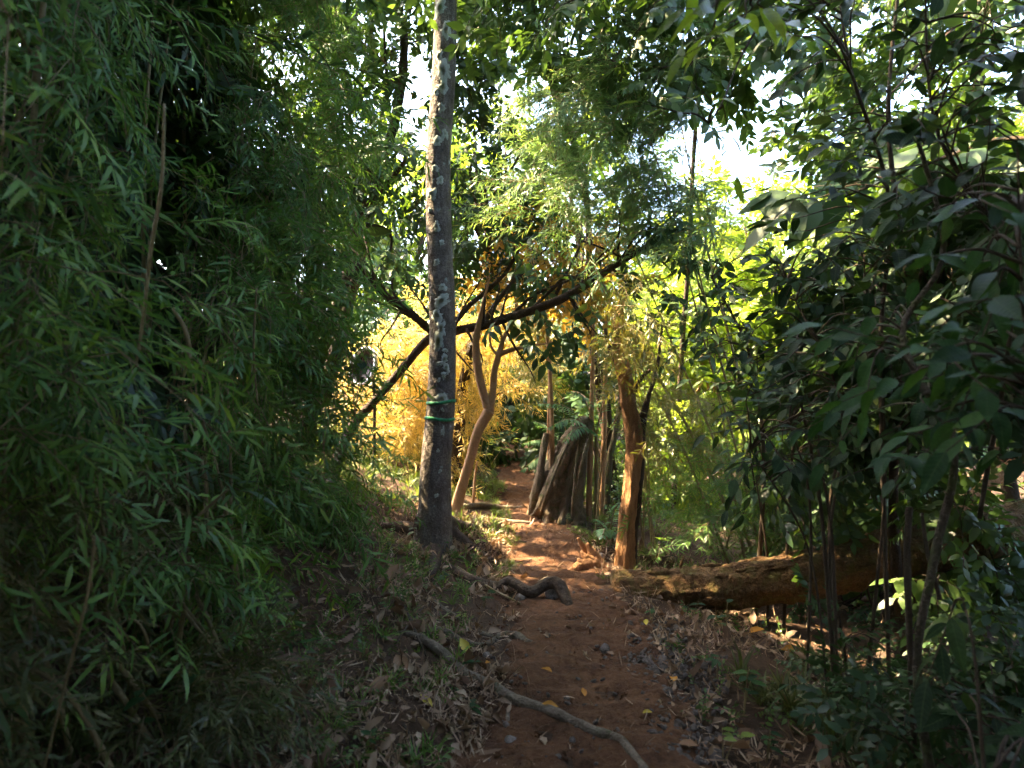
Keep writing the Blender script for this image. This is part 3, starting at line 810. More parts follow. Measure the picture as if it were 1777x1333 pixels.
root_thing("step_root", "dark root forming the middle step across the path", [(825, 902), (860, 908), (900, 912), (925, 912)], [.02, .03, .028, .015], lifts=[.02, .03, .03, .02])
root_thing("thin_root", "thin orange root running along the sunlit stretch of path", [(845, 918), (880, 920), (905, 932), (935, 925)], [.012, .016, .014, .008])
root_thing("thin_root", "short crooked root below the sunlit step of the path", [(868, 932), (895, 940), (915, 941)], [.008, .012, .006])
root_thing("bamboo_stick", "pale green fallen stick slanting past the snaking root", [(795, 995), (830, 1018), (865, 1038), (903, 1055)], [.010, .010, .009, .008], cat="stick", lifts=[.05, .045, .04, .03], mat='culm')
root_thing("fallen_twig", "thin brown twig slanting through litter left of the path", [(690, 1040), (705, 1070), (722, 1110), (740, 1150)], [.006, .008, .008, .006], cat="twig", lifts=[.04, .04, .03, .03], mat='twig')
root_thing("fallen_twig", "thin brown twig crossing another near the long root's upper end", [(735, 1065), (712, 1095), (688, 1125)], [.006, .007, .005], cat="twig", lifts=[.04, .05, .03], mat='twig')
root_thing("fallen_twig", "slim grey twig pointing to the lower edge in leaf litter", [(700, 1270), (720, 1310), (735, 1345)], [.008, .01, .01], cat="twig", lifts=[.03, .03, .03], mat='twig')

def rock_t(rng, r, sq=.65, n=8):
    ph = np.linspace(0, math.pi, n); th = np.linspace(0, 2*math.pi, n*2, endpoint=False)
    PH, TH = np.meshgrid(ph, th, indexing='ij')
    v = np.stack([np.sin(PH)*np.cos(TH), np.sin(PH)*np.sin(TH), np.cos(PH)*sq], -1)
    s = rng.uniform(0, 50)
    v = v*(1 + .22*vnoise(v[..., 0]*1.7+s, v[..., 1]*1.7, v[..., 2]*1.7) + .1*vnoise(v[..., 0]*4+s, v[..., 1]*4, v[..., 2]*4))[..., None]*r
    nx = n*2; i = np.arange(n-1)[:, None]*nx; j = np.arange(nx)[None]; k = (j+1) % nx
    f = np.concatenate([np.stack([i+j, i+nx+j, i+nx+k], -1).reshape(-1, 3), np.stack([i+j, i+nx+k, i+k], -1).reshape(-1, 3)])
    return mk(v.reshape(-1, 3), f)
rng = np.random.default_rng(27)
for px, py, r_, lab in ((962, 1036, .085, "rounded brown stone gripped under the snaking root's end"), (905, 1040, .05, "small orange stone under the snaking root's arch"), (1042, 968, .05, "small dark stone at the edge beside the broken stump"),
                        (845, 1140, .03, "small bluish grey stone below the knotted pale root"), (885, 1292, .035, "dark flat stone at bottom under the long root"), (995, 1260, .025, "small grey stone close against the long root's underside")):
    p = G(px, py, r_*.25)
    o = solo("stone", rock_t(rng, r_), M['stone'], lab, "stone"); o.location = p
RK = [rock_t(rng, 1, .45, 4) for _ in range(5)]
def scatter_ground(rng, polys, n):
    out = []
    for (x0, y0, x1, y1, w) in polys:
        k = int(n*w)
        px, py = rng.uniform(x0, x1, k), y0 + (y1-y0)*rng.random(k)
        out += [G_fast(a, b) for a, b in zip(px, py)]
    return np.array(out)
def G_fast(px, py):
    d = EYE*FPX/max(py-CY, 30)
    for _ in range(5):
        x = (px-CX)/FPX*d
        d = min(14, (EYE - hz(x, d))*FPX/max(py-CY, 30))
    x = (px-CX)/FPX*d
    return (x, d, hz(x, d))
gp = scatter_ground(rng, [(1090, 1080, 1190, 1180, .3), (1120, 1140, 1260, 1333, .45), (840, 1100, 1100, 1333, .08), (860, 950, 1060, 1100, .06)], 1000)
gp[:, 2] += .012
n = len(gp)
o = obj("gravel", place_mix(RK, gp, orient(rng, n, (0, 0, 0), 1.0, upspread=.3), rng.uniform(.006, .022, n)*np.where(rng.random(n) > .93, 1.8, 1), rng), M['gravel'])
o["kind"] = "stuff"; o["label"] = "dark grey gravel washed along the path's edge"; o["category"] = "gravel"

cl = scatter_ground(rng, [(850, 940, 1060, 1090, .3), (830, 1080, 1130, 1333, .7)], 900)
cl[:, 2] += .008
o = obj("soil_clods", place_mix(RK, cl, orient(rng, len(cl), (0, 0, 0), 1.0, upspread=.3), rng.uniform(.004, .016, len(cl)), rng), M['path'])
o["kind"] = "stuff"; o["label"] = "loose crumbs of reddish soil on the trodden path"; o["category"] = "soil"

# ------------------------------------------------------------------ leaf litter and fallen leaves
rng = np.random.default_rng(28)
STRAW = [blade_t(rng.uniform(.045, .09), .0065, rng.uniform(-.3, .3), rng.random()) for _ in range(6)]
DEAD = [leaf_t(rng.uniform(.05, .09), rng.uniform(.022, .038), 3, rng.uniform(-.5, .6), rng.uniform(-.4, .3), .42, .12, rng.random(), rng.uniform(-.3, .6)) for _ in range(8)]
def strew(n, fx, y0, y1):
    y = rng.uniform(y0, y1, n)**1.0
    return fx(y, n), y
xa, ya = strew(17000, lambda y, n: path_c(y) - path_w(y)*.75 - np.abs(rng.normal(0, .75, n)), 1.9, 7.4)
xb, yb = strew(7500, lambda y, n: path_c(y) + path_w(y)*.8 + np.abs(rng.normal(0, 1.0, n)), 2.0, 6.8)
xc_, yc_ = strew(700, lambda y, n: path_c(y) + rng.uniform(-.9, .9, n)*path_w(y), 2.2, 8.0)
lx, ly = np.concatenate([xa, xb, xc_]), np.concatenate([ya, yb, yc_])
keep = vnoise(lx*2.6, ly*2.6, 21) + .5*vnoise(lx*7, ly*7, 4) > rng.uniform(-.7, .15, len(lx))
lx, ly = lx[keep], ly[keep]
lz = terrain(lx, ly) + rng.uniform(.008, .035, len(lx))
lp = np.stack([lx, ly, lz], -1)
k = rng.random(len(lp)) < .76
lit = join([place_mix(STRAW, lp[k], orient(rng, k.sum(), (0, 0, 0), 1, upspread=.5)*1.0, rng.uniform(.6, 1.4, k.sum()), rng, .6),
            place_mix(DEAD, lp[~k], orient(rng, (~k).sum(), (0, 0, 0), 1, upspread=.5), np.clip(rng.lognormal(-.35, .4, (~k).sum()), .35, 1.9), rng, .6)])
o = obj("leaf_litter", lit, M['litter']); o["kind"] = "stuff"; o["label"] = "dry bamboo and brown leaves strewn over the banks"; o["category"] = "litter"

FL = [(750, 1238, 'leaf_yellow', .085, "bright yellow fallen leaf in the litter below the long root"), (815, 1142, 'leaf_yellow', .11, "pale yellow fallen leaf beside the seedling at the long root"), (958, 1176, 'leaf_orange', .08, "curled orange fallen leaf alone in mid path"),
      (1015, 1218, 'leaf_orange', .06, "small orange fallen leaf lower on the path"), (969, 1236, 'leaf_orange', .09, "orange leaf leaning against the long root"), (1168, 1184, 'leaf_orange', .09, "orange fallen leaf at the path's stony edge"),
      (1115, 1246, 'leaf_yellow', .05, "tiny yellow leaf on dark stony soil"), (1385, 1138, 'leaf_orange', .13, "orange dry leaf under the fallen log by the stems"), (1178, 1300, 'leaf_brown', .09, "brown leaf at the path's lower stony edge"),
      (1122, 1092, 'leaf_yellow', .07, "dull yellow leaf at the bank below the log's end"), (705, 1180, 'leaf_brown', .15, "broad pale brown dead leaf beside the long root"), (580, 1066, 'leaf_yellow', .07, "small yellow leaf in litter by the bamboo foot"),
      (850, 1158, 'leaf_orange', .05, "small orange leaf below the pale yellow one"), (640, 1215, 'leaf_brown', .13, "pinkish brown dead leaf amid straw at the lower edge"), (1300, 1105, 'leaf_orange', .12, "orange dead leaf standing below the log"),
      (675, 1010, 'leaf_brown', .16, "large curled brown leaf on the bank near the lichen tree's foot")]
for px, py, mt, s, lab in FL:
    p = G(px, py, .022)
    t = leaf_t(s, s*.5, 4, rng.uniform(.2, .5), rng.uniform(-.3, .1), .45, .06, rng.random(), .25)
    R = frames(np.array([[rng.normal(), rng.normal(), .12]]), np.array([[rng.normal(0, .2), -.25, 1]]))
    o = solo("fallen_leaf", place(t, [(0, 0, 0)], R, 1), M[mt], lab, "leaf"); o.location = p

# ------------------------------------------------------------------ bamboo wall on the left
def culm(rng, base, top, r0=.012, bend=.25, out=(1, -.2, 0), n=16):
    base, top = Vector(base), Vector(top)
    mid = base.lerp(top, .55) - Vector(out)*bend*.3 + Vector((0, 0, bend))
    rl = [r0*lerp(1, .3, i/40)*(1.3 if i % 5 == 2 else 1) for i in range(41)]
    t = tube([base, base.lerp(mid, .5)+Vector((0, 0, .15)), mid, top], rl, 7, 41)
    return t
def bamboo(name, lab, base, regions, seed, mats, templates, near, scale=1.0, ncul=8, mean=(.5, -.25, -.45), spread=.45, cut=-.2, r0=.011, cat="bamboo", group=None, top=None, clump=1.2):
    rng = np.random.default_rng(seed)
    t = thing(name, lab, cat, base, group)
    pts = sample_regions(rng, regions, clump, cut)
    R = orient(rng, len(pts), mean, spread)
    foliage(t, rng, templates, pts, R, rng.uniform(.75, 1.25, len(pts))*scale, mats, near)
    idx = rng.choice(len(pts), min(ncul, len(pts)), replace=False)
    for i in idx:
        q = Vector(base) + Vector((rng.normal(0, .22), rng.normal(0, .22), -.05))
        q.z = hz(q.x, q.y) - .05
        obj("culm", culm(rng, q, pts[i], r0*rng.uniform(.6, 1.2)), M['culm'], t)
    return t
GR = [M['bam_green'], M['culm']]
grp = "bamboo clumps walling the left side of the path"
def bb(x, y): return Vector((x, y, hz(x, y)))
bamboo("bamboo_clump", "blurred near bamboo filling the left edge beside the camera", bb(-1.6, 1.5), [(-260, -60, 60, 420, 1.7, 2.8, 24), (-260, 300, 100, 800, 1.65, 2.6, 42)], 31, GR, B_BAM, 60,   .92, 14, (.55, -.3, -.45), .5, .0, clump=1.5, group=grp)
bamboo("bamboo_clump", "dark bamboo hanging from the top left corner downwards", bb(-2.0, 2.6), [(-60, -120, 150, 420, 2.6, 3.6, 50), (-40, 380, 90, 800, 2.6, 3.4, 24)], 32, GR, B_BAM, 45,  .98, 15, (.45, -.2, -.6), .45, .02, clump=1.5, group=grp)
bamboo("bamboo_clump", "bamboo with pale spiky leaves midway along the left wall", bb(-1.7, 3.2), [(310, 380, 450, 860, 3.4, 4.7, 74), (240, 840, 400, 1000, 3.0, 4.0, 26)], 33, GR, B_BAM, 60,  .92, 15, (.6, -.3, -.35), .5, .03, clump=1.5, group=grp)
bamboo("bamboo_clump", "tall bamboo arching overhead at the left wall's upper end", bb(-2.1, 4.6), [(360, -160, 580, 300, 4.2, 6.0, 140), (370, 260, 565, 540, 4.3, 6.0, 90)], 34, [M['bam_lit'], M['culm']], B_BAM, 40,  .92, 15, (.5, -.1, -.6), .45, -.1, clump=1.4, group=grp)
bamboo("bamboo_clump", "leafy bamboo at the left wall's far end by the golden thicket", bb(-1.9, 5.2), [(420, 480, 570, 580, 4.4, 6.0, 40), (400, 560, 520, 690, 4.4, 6.0, 50), (420, 690, 605, 880, 4.6, 6.0, 90), (430, 830, 560, 920, 4.4, 5.4, 40)], 35, GR, B_BAM, 40,  .82, 8, (.5, -.2, -.4), .5, -.05, clump=1.5, group=grp)
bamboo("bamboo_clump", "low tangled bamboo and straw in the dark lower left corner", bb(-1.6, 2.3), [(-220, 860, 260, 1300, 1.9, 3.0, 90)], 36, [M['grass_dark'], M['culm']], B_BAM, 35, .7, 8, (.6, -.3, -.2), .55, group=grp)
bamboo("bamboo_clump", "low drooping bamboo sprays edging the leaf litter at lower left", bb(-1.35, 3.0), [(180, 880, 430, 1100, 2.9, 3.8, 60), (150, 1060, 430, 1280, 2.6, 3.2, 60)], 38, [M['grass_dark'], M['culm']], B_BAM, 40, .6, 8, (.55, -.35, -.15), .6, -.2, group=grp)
# backing thicket added against sun leaks, leaf colour darkened to paint deep shade
t = thing("bamboo_thicket", "thicket coloured dark for shade, seen through gaps in the left bamboo wall", "bamboo", bb(-3.2, 4))
rng = np.random.default_rng(37)
n = 460
pp = np.stack([rng.uniform(-4.8, -2.4, n), 6.4*rng.random(n)**.65, rng.uniform(.2, 6.4, n)], -1)
pp = np.concatenate([pp, np.stack([rng.uniform(-4.2, -2.5, 60), rng.uniform(5.2, 6.4, 60), rng.uniform(1.4, 4.8, 60)], -1)]); n += 60
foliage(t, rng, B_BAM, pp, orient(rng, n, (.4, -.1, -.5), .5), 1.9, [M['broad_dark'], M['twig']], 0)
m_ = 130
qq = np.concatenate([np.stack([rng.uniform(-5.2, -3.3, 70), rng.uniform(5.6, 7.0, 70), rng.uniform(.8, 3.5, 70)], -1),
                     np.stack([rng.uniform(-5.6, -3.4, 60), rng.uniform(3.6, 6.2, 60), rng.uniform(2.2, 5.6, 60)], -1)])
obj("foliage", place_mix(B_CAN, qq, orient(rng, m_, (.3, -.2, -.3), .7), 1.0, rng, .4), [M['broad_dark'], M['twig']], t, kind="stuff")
for i in range(14):
    q = bb(rng.uniform(-3.6, -2.0), rng.uniform(1, 6))
    obj("culm", culm(rng, q, q+Vector((rng.uniform(-.2, .6), rng.uniform(-.4, .2), rng.uniform(3, 5.2))), .02), M['culm'], t)
# hanging dry stems seen against the dark
for l, d, w, lab in (([(285, 180), (280, 320), (262, 430), (250, 540), (235, 640)], 2.3, 3.5, "long hanging straw-coloured stem against the dark bamboo"), ([(300, 535), (320, 570), (328, 610), (318, 655)], 2.6, 4, "short curved brown stem in the dark gap of the bamboo"),
                     ([(165, 930), (150, 1040), (115, 1180), (75, 1340)], 1.9, 2.6, "long bare straw stalk in the dark lower left corner"), ([(395, 850), (350, 890), (318, 915)], 2.5, 3, "bare grey twig slanting in the lower bamboo"), ([(445, 500), (440, 610), (447, 700)], 3.3, 2, "thin hanging twig bearing a leaf star in the bamboo")):
    solo("dry_stem", tube(PX(l, d), RP([w*.7, w, w*.9, w*.6], d), 6, 30, .05), M['culm'], lab, "stem")

# ------------------------------------------------------------------ golden bamboo in the sun, feathery bamboo overhead
GD = [M['bam_gold_glow'], M['culm']]
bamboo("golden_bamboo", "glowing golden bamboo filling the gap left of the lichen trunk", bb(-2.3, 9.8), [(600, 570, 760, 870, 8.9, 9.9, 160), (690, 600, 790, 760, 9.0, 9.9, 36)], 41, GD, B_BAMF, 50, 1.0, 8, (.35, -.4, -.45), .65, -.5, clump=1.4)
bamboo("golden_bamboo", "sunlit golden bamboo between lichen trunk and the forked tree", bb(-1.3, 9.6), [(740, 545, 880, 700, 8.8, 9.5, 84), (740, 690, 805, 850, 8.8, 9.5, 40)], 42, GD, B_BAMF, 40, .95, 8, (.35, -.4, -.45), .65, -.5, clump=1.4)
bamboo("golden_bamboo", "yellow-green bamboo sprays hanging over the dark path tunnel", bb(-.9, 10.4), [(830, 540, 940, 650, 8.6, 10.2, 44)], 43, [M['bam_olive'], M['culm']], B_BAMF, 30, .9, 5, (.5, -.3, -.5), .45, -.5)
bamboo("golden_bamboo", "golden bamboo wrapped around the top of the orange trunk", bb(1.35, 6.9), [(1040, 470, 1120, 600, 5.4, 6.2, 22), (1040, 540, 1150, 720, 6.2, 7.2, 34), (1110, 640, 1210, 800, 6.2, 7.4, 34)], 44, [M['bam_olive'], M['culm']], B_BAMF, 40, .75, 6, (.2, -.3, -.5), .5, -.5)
bamboo("olive_bamboo", "olive bamboo mixed into the golden thicket beside the lichen trunk", bb(-1.9, 9.9), [(620, 740, 790, 880, 9.6, 10.6, 40)], 47, [M['bam_olive'], M['culm']], B_BAMF, 30, 1.1, 6, (.3, -.4, -.4), .6, -.4)
bamboo("feathery_bamboo", "pale feathery bamboo plumes arching above the path", bb(2.6, 7.2), [(920, 150, 1210, 400, 5.8, 7.4, 160), (1100, 310, 1290, 430, 5.8, 7.2, 50), (980, 40, 1230, 200, 6.1, 8.0, 75)], 45, [M['bam_feather'], M['culm']], B_BAMF, 60, .9, 9, (-.6, -.35, -.2), .32, -.3, .02)
bamboo("golden_bamboo", "olive bamboo undergrowth just behind the fallen log", bb(2.3, 7.4), [(1120, 760, 1420, 1000, 6.1, 8.0, 110), (1300, 850, 1620, 960, 5.9, 7.5, 60)], 46, [M['bam_lit'], M['culm']], B_BAMF, 40, .8, 6, (-.1, -.4, .0), .55, -.5)

# ------------------------------------------------------------------ trees behind
def tree(name, lab, base, fork, regions, seed, mat, templates, scale=1.0, r0=.12, bark='bark_dark', nlimb=7, near=0, cut=-.15, mean=(0, -.2, -.2), group="trees behind the clearing", clump=.9, cat="tree", spread=.6):
    rng = np.random.default_rng(seed)
    t = thing(name, lab, cat, base, group)
    base, fork = Vector(base), Vector(fork)
    mid = base.lerp(fork, .5) + Vector((rng.normal(0, .12), rng.normal(0, .1), 0))
    pts = sample_regions(rng, regions, clump, cut)
    top = Vector(pts[np.argmax(pts[:, 2])])
    obj("trunk", tube([base-Vector((0, 0, .15)), mid, fork, fork.lerp(top, .6)], [r0*1.3, r0, r0*.8, r0*.3], 10, 40, .1, 6, seed), M[bark], t)
    for i in rng.choice(len(pts), min(nlimb, len(pts)), replace=False):
        e = Vector(pts[i]); s = fork.lerp(top, rng.uniform(0, .4))
        m_ = s.lerp(e, .5) + Vector((rng.normal(0, .15), rng.normal(0, .15), .2))
        obj("limb", tube([s, m_, e], [r0*.45, r0*.28, r0*.1], 7, 18, .1, 6, i), M[bark], t)
    R = orient(rng, len(pts), mean, spread)
    foliage(t, rng, templates, pts, R, rng.uniform(.75, 1.3, len(pts))*scale, [M[mat], M['twig']], near, "crown")
    return t
tree("canopy_tree", "dense green tree filling gaps above the left bamboo", bb(-4.2, 9), P(400, 250, 9), [(-60, -220, 340, 400, 5.0, 6.1, 80), (330, -220, 610, 140, 8.5, 9.2, 70)], 50, 'broad_mid', B_FAR, .95, .07)
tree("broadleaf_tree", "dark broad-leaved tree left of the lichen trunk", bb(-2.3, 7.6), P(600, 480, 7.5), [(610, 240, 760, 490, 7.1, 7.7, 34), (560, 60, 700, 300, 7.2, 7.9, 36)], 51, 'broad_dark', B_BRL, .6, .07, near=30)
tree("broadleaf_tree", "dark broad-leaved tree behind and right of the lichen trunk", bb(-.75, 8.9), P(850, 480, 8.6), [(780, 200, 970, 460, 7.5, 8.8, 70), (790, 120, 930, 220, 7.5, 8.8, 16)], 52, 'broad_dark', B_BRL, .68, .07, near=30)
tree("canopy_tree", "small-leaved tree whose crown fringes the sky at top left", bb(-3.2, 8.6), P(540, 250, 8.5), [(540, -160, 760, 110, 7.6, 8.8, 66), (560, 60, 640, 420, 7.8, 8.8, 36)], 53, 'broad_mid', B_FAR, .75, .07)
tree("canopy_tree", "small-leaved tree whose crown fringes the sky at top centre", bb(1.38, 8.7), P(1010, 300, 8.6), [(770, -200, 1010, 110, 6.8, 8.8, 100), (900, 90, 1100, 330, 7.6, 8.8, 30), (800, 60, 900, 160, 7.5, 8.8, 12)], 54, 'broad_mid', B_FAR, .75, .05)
tree("backlit_tree", "tree with backlit amber glow tinted into its leaves behind the crooked boughs", bb(1.3, 9.0), P(1010, 520, 8.7), [(850, 380, 1080, 530, 7.7, 8.8, 64)], 55, 'broad_gold_glow', B_BR, .75, .035)
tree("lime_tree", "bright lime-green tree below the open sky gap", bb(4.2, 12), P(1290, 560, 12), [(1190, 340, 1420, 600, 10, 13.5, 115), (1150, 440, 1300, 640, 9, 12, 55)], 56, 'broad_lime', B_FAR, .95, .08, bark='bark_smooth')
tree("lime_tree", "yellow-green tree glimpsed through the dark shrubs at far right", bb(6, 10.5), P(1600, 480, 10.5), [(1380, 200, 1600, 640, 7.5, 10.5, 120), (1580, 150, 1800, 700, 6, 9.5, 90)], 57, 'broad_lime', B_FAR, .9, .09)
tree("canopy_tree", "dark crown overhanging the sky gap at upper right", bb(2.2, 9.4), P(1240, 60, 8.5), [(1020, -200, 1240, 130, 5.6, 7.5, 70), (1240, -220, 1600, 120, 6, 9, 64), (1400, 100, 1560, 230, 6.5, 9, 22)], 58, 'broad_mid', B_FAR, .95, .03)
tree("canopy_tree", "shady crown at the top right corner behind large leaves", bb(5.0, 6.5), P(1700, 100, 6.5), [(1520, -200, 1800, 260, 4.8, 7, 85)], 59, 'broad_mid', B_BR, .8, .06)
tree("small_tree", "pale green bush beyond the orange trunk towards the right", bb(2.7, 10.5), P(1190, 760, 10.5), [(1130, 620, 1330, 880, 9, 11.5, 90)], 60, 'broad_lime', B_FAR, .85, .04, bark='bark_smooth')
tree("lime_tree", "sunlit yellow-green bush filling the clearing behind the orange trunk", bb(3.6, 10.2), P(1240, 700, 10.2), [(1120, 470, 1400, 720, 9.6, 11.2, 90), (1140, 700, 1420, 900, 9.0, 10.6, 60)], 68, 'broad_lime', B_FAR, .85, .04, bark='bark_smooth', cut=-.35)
tree("small_tree", "shady bush left of the dark path tunnel", bb(-1.0, 11.5), P(800, 760, 11.5), [(770, 690, 860, 850, 10.5, 12.5, 50), (680, 530, 800, 720, 10.2, 11.4, 70)], 61, 'broad_dark', B_FAR, .8, .04)  # includes foliage added behind the gold to keep sun off the path
tree("small_tree", "dark bush closing the end of the path tunnel", bb(-.6, 17.5), P(890, 700, 17.5), [(820, 560, 990, 745, 14.5, 17.5, 130), (700, 470, 850, 720, 11.5, 14, 90), (840, 540, 960, 690, 11, 14, 60)], 62, 'broad_dark', B_FAR, 1.2, .08)  # includes foliage added to block sun and darken the tunnel
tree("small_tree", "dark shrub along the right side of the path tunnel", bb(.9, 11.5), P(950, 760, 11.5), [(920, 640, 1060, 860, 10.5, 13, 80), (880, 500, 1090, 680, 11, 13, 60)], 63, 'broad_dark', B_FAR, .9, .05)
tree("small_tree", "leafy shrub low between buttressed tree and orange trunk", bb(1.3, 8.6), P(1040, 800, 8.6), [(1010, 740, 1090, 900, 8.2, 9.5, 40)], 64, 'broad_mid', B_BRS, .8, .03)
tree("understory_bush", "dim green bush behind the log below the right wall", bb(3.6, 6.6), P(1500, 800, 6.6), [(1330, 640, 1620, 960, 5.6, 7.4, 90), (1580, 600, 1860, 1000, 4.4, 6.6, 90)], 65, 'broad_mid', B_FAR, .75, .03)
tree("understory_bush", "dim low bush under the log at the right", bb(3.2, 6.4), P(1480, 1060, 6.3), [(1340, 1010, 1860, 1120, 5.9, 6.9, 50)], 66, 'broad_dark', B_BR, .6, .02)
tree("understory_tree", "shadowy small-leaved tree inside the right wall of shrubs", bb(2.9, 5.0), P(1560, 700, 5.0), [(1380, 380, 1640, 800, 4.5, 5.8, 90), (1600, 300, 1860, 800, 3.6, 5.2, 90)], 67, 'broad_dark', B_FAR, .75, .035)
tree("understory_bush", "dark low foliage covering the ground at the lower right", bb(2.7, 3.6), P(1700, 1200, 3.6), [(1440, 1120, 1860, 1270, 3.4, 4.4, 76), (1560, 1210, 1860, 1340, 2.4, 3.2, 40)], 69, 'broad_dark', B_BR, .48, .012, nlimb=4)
rngt = np.random.default_rng(70)
desc = ["first forest tree of the far backdrop behind the left bamboo", "far pale tree behind the golden bamboo", "far tree above the path tunnel", "far tree behind the buttressed tree", "far tree under the sky gap", "far tree behind the lime-green tree", "far tree behind the right shrubs", "far tree at the right edge"]
for i, (x0, x1, ytop, lab) in enumerate(((380, 640, 260, desc[0]), (600, 800, 230, desc[1]), (760, 960, 170, desc[2]), (920, 1140, 120, desc[3]), (1080, 1260, 380, desc[4]), (1220, 1420, 410, desc[5]), (1380, 1620, 250, desc[6]), (1580, 1840, 200, desc[7]))):
    d = rngt.uniform(17, 21); xm = (x0+x1)/2
    p = P(xm, 700, d)
    tree("forest_tree", lab, bb(p.x, p.y), P(xm, 560, d), [(x0, ytop, x1, 760, d-2, d+2.5, 80)], 71+i, ['broad_mid', 'broad_lime'][i in (1, 2, 3, 4, 5, 6)], B_FAR, 2.0, .14, group="far forest trees", cut=-.4)  # central trees get the brighter lime colour to look lit
# unseen crowns added out of view to shade the foreground and cut sky light
def shade_canopy(lab, base, box, n, seed):
    rng = np.random.default_rng(seed)
    t = thing("canopy_tree", lab, "tree", base, "unseen shade trees added around the camera")
    pts = np.stack([rng.uniform(box[0], box[1], n), rng.uniform(box[2], box[3], n), rng.uniform(box[4], box[5], n)], -1)
    c = Vector(((box[0]+box[1])/2, (box[2]+box[3])/2, box[4]))
    obj("trunk", tube([base-Vector((0, 0, .2)), base.lerp(c, .5), c], [.2, .16, .12], 10, 30, .08), M['bark_grey'], t)
    for i in range(6):
        obj("limb", tube([c, Vector(pts[i])], [.06, .02], 6, 8), M['bark_grey'], t)
    foliage(t, rng, B_CAN, pts, orient(rng, n, (0, 0, -.1), .7), 1.1, [M['broad_dark'], M['twig']], 0, "crown")
shade_canopy("tall unseen tree added to shade the path from the left overhead", bb(-5.5, -1), (-6.5, -3.0, -5, 2.0, 4.8, 6.8), 110, 81)
shade_canopy("tall unseen tree added to shade the path from the right overhead", bb(4.5, -1), (1.2, 6, -5, 2.1, 4.7, 6.4), 215, 82)
shade_canopy("tall unseen tree added beyond the left bamboo to shade the near path", bb(-6.5, 3.2), (-6.5, -2.6, 1.5, 4.9, 4.8, 8.2), 220, 83)
shade_canopy("high unseen tree added over the left wall to shade the right shrubs", bb(-5.2, 5.0), (-5.5, -1.0, 3.0, 5.0, 6.4, 9.0), 110, 88)
shade_canopy("unseen leafy tree added behind the camera to block frontal light", bb(.3, -4.5), (-5, 5, -5.5, -3, .6, 5), 260, 84)
shade_canopy("tall unseen tree added straight above the camera to darken the foreground", bb(-2.2, -3.2), (-3.2, 1.4, -5, .9, 4.2, 6.0), 95, 87)
shade_canopy("high thin unseen crown added above the near path to cut sky light", bb(2.6, -1.5), (-2.4, 1.4, 1.0, 3.8, 6.8, 8.6), 34, 89)
shade_canopy("unseen leafy tree added outside the frame to darken the right shrubs", bb(5.2, 1.5), (3.4, 6.6, -3, 4.2, .8, 5.6), 150, 85)
# ------------------------------------------------------------------ palms
def frond(parent, base, tip, L, rng, n=22, wid=.22, droop=.4):
    base, tip = np.array(base), np.array(tip)
    d = tip-base; Ln = np.linalg.norm(d)
    mid = base + d*.5 + np.array([0, 0, droop*Ln*.45])
    pts = spline([base, mid, tip], 30)
    parts = [tube([base, mid, tip], [.008, .006, .002], 5, 12, mat=1)]
    tan = norm(np.gradient(pts, axis=0))
    for i in range(n):
        s = .12 + .86*i/n
        k = min(29, int(s*29)); side0 = norm(np.cross(tan[k], [0, 0, 1]))
        for sd in (1, -1):
            dd = tan[k]*.55 + side0*sd*.8 + np.array([0, 0, -.25]) + rng.normal(0, .06, 3)
            l = wid*math.sin(math.pi*(.15+.8*s))*rng.uniform(.85, 1.1)*Ln
            parts.append(place(blade_t(l, .022*max(1, Ln), .3, rng.random()), pts[k][None], rot1(dd, tuple(np.array([0, 0, 1])+rng.normal(0, .15, 3))), 1))
    obj("frond", join(parts), [M['palm'], M['culm']], parent)
for i, (lab, bpx, d, tips) in enumerate((
    ("young palm with arching fronds left of the buttressed tree's top", (985, 850), 8.4, [(905, 770, -.1), (925, 730, .1), (975, 700, .2), (900, 820, 0), (1050, 690, .2)]),
    ("pale drooping palm fronds just above the buttressed tree", (1035, 800), 7.7, [(945, 745, -.2), (975, 770, -.3), (1000, 680, 0), (1060, 660, .1), (930, 700, .2)]),
    ("dark low palm frond plant at the orange trunk's foot", (1055, 960), 7.0, [(1030, 900, .1), (1075, 870, .1), (1100, 930, -.1), (1045, 935, -.3)]),
    ("pale palm standing in the bright clearing at right", (1250, 880), 9.5, [(1180, 760, 0), (1230, 730, .1), (1290, 740, 0), (1330, 800, 0), (1200, 700, .3), (1270, 690, .4)]),
    ("far palm crown in the bright clearing below the lime tree", (1215, 720), 12.0, [(1170, 510, 0), (1200, 500, .1), (1240, 520, 0), (1160, 560, 0), (1255, 560, 0)]))):
    rng = np.random.default_rng(90+i)
    b = P(bpx[0], bpx[1], d); gz = hz(b.x, b.y)
    t = thing("palm", lab, "palm", (b.x, b.y, gz), "young palms in the undergrowth")
    crown = P(bpx[0], (bpx[1] + min(q[1] for q in tips))/2 + 25, d)
    obj("stem", tube([Vector((b.x, b.y, gz-.1)), crown], [.03, .02], 7, 8), M['culm'], t)
    for (x, y, dd) in tips:
        frond(t, crown, P(x, y, d+dd-.3), 1, rng)

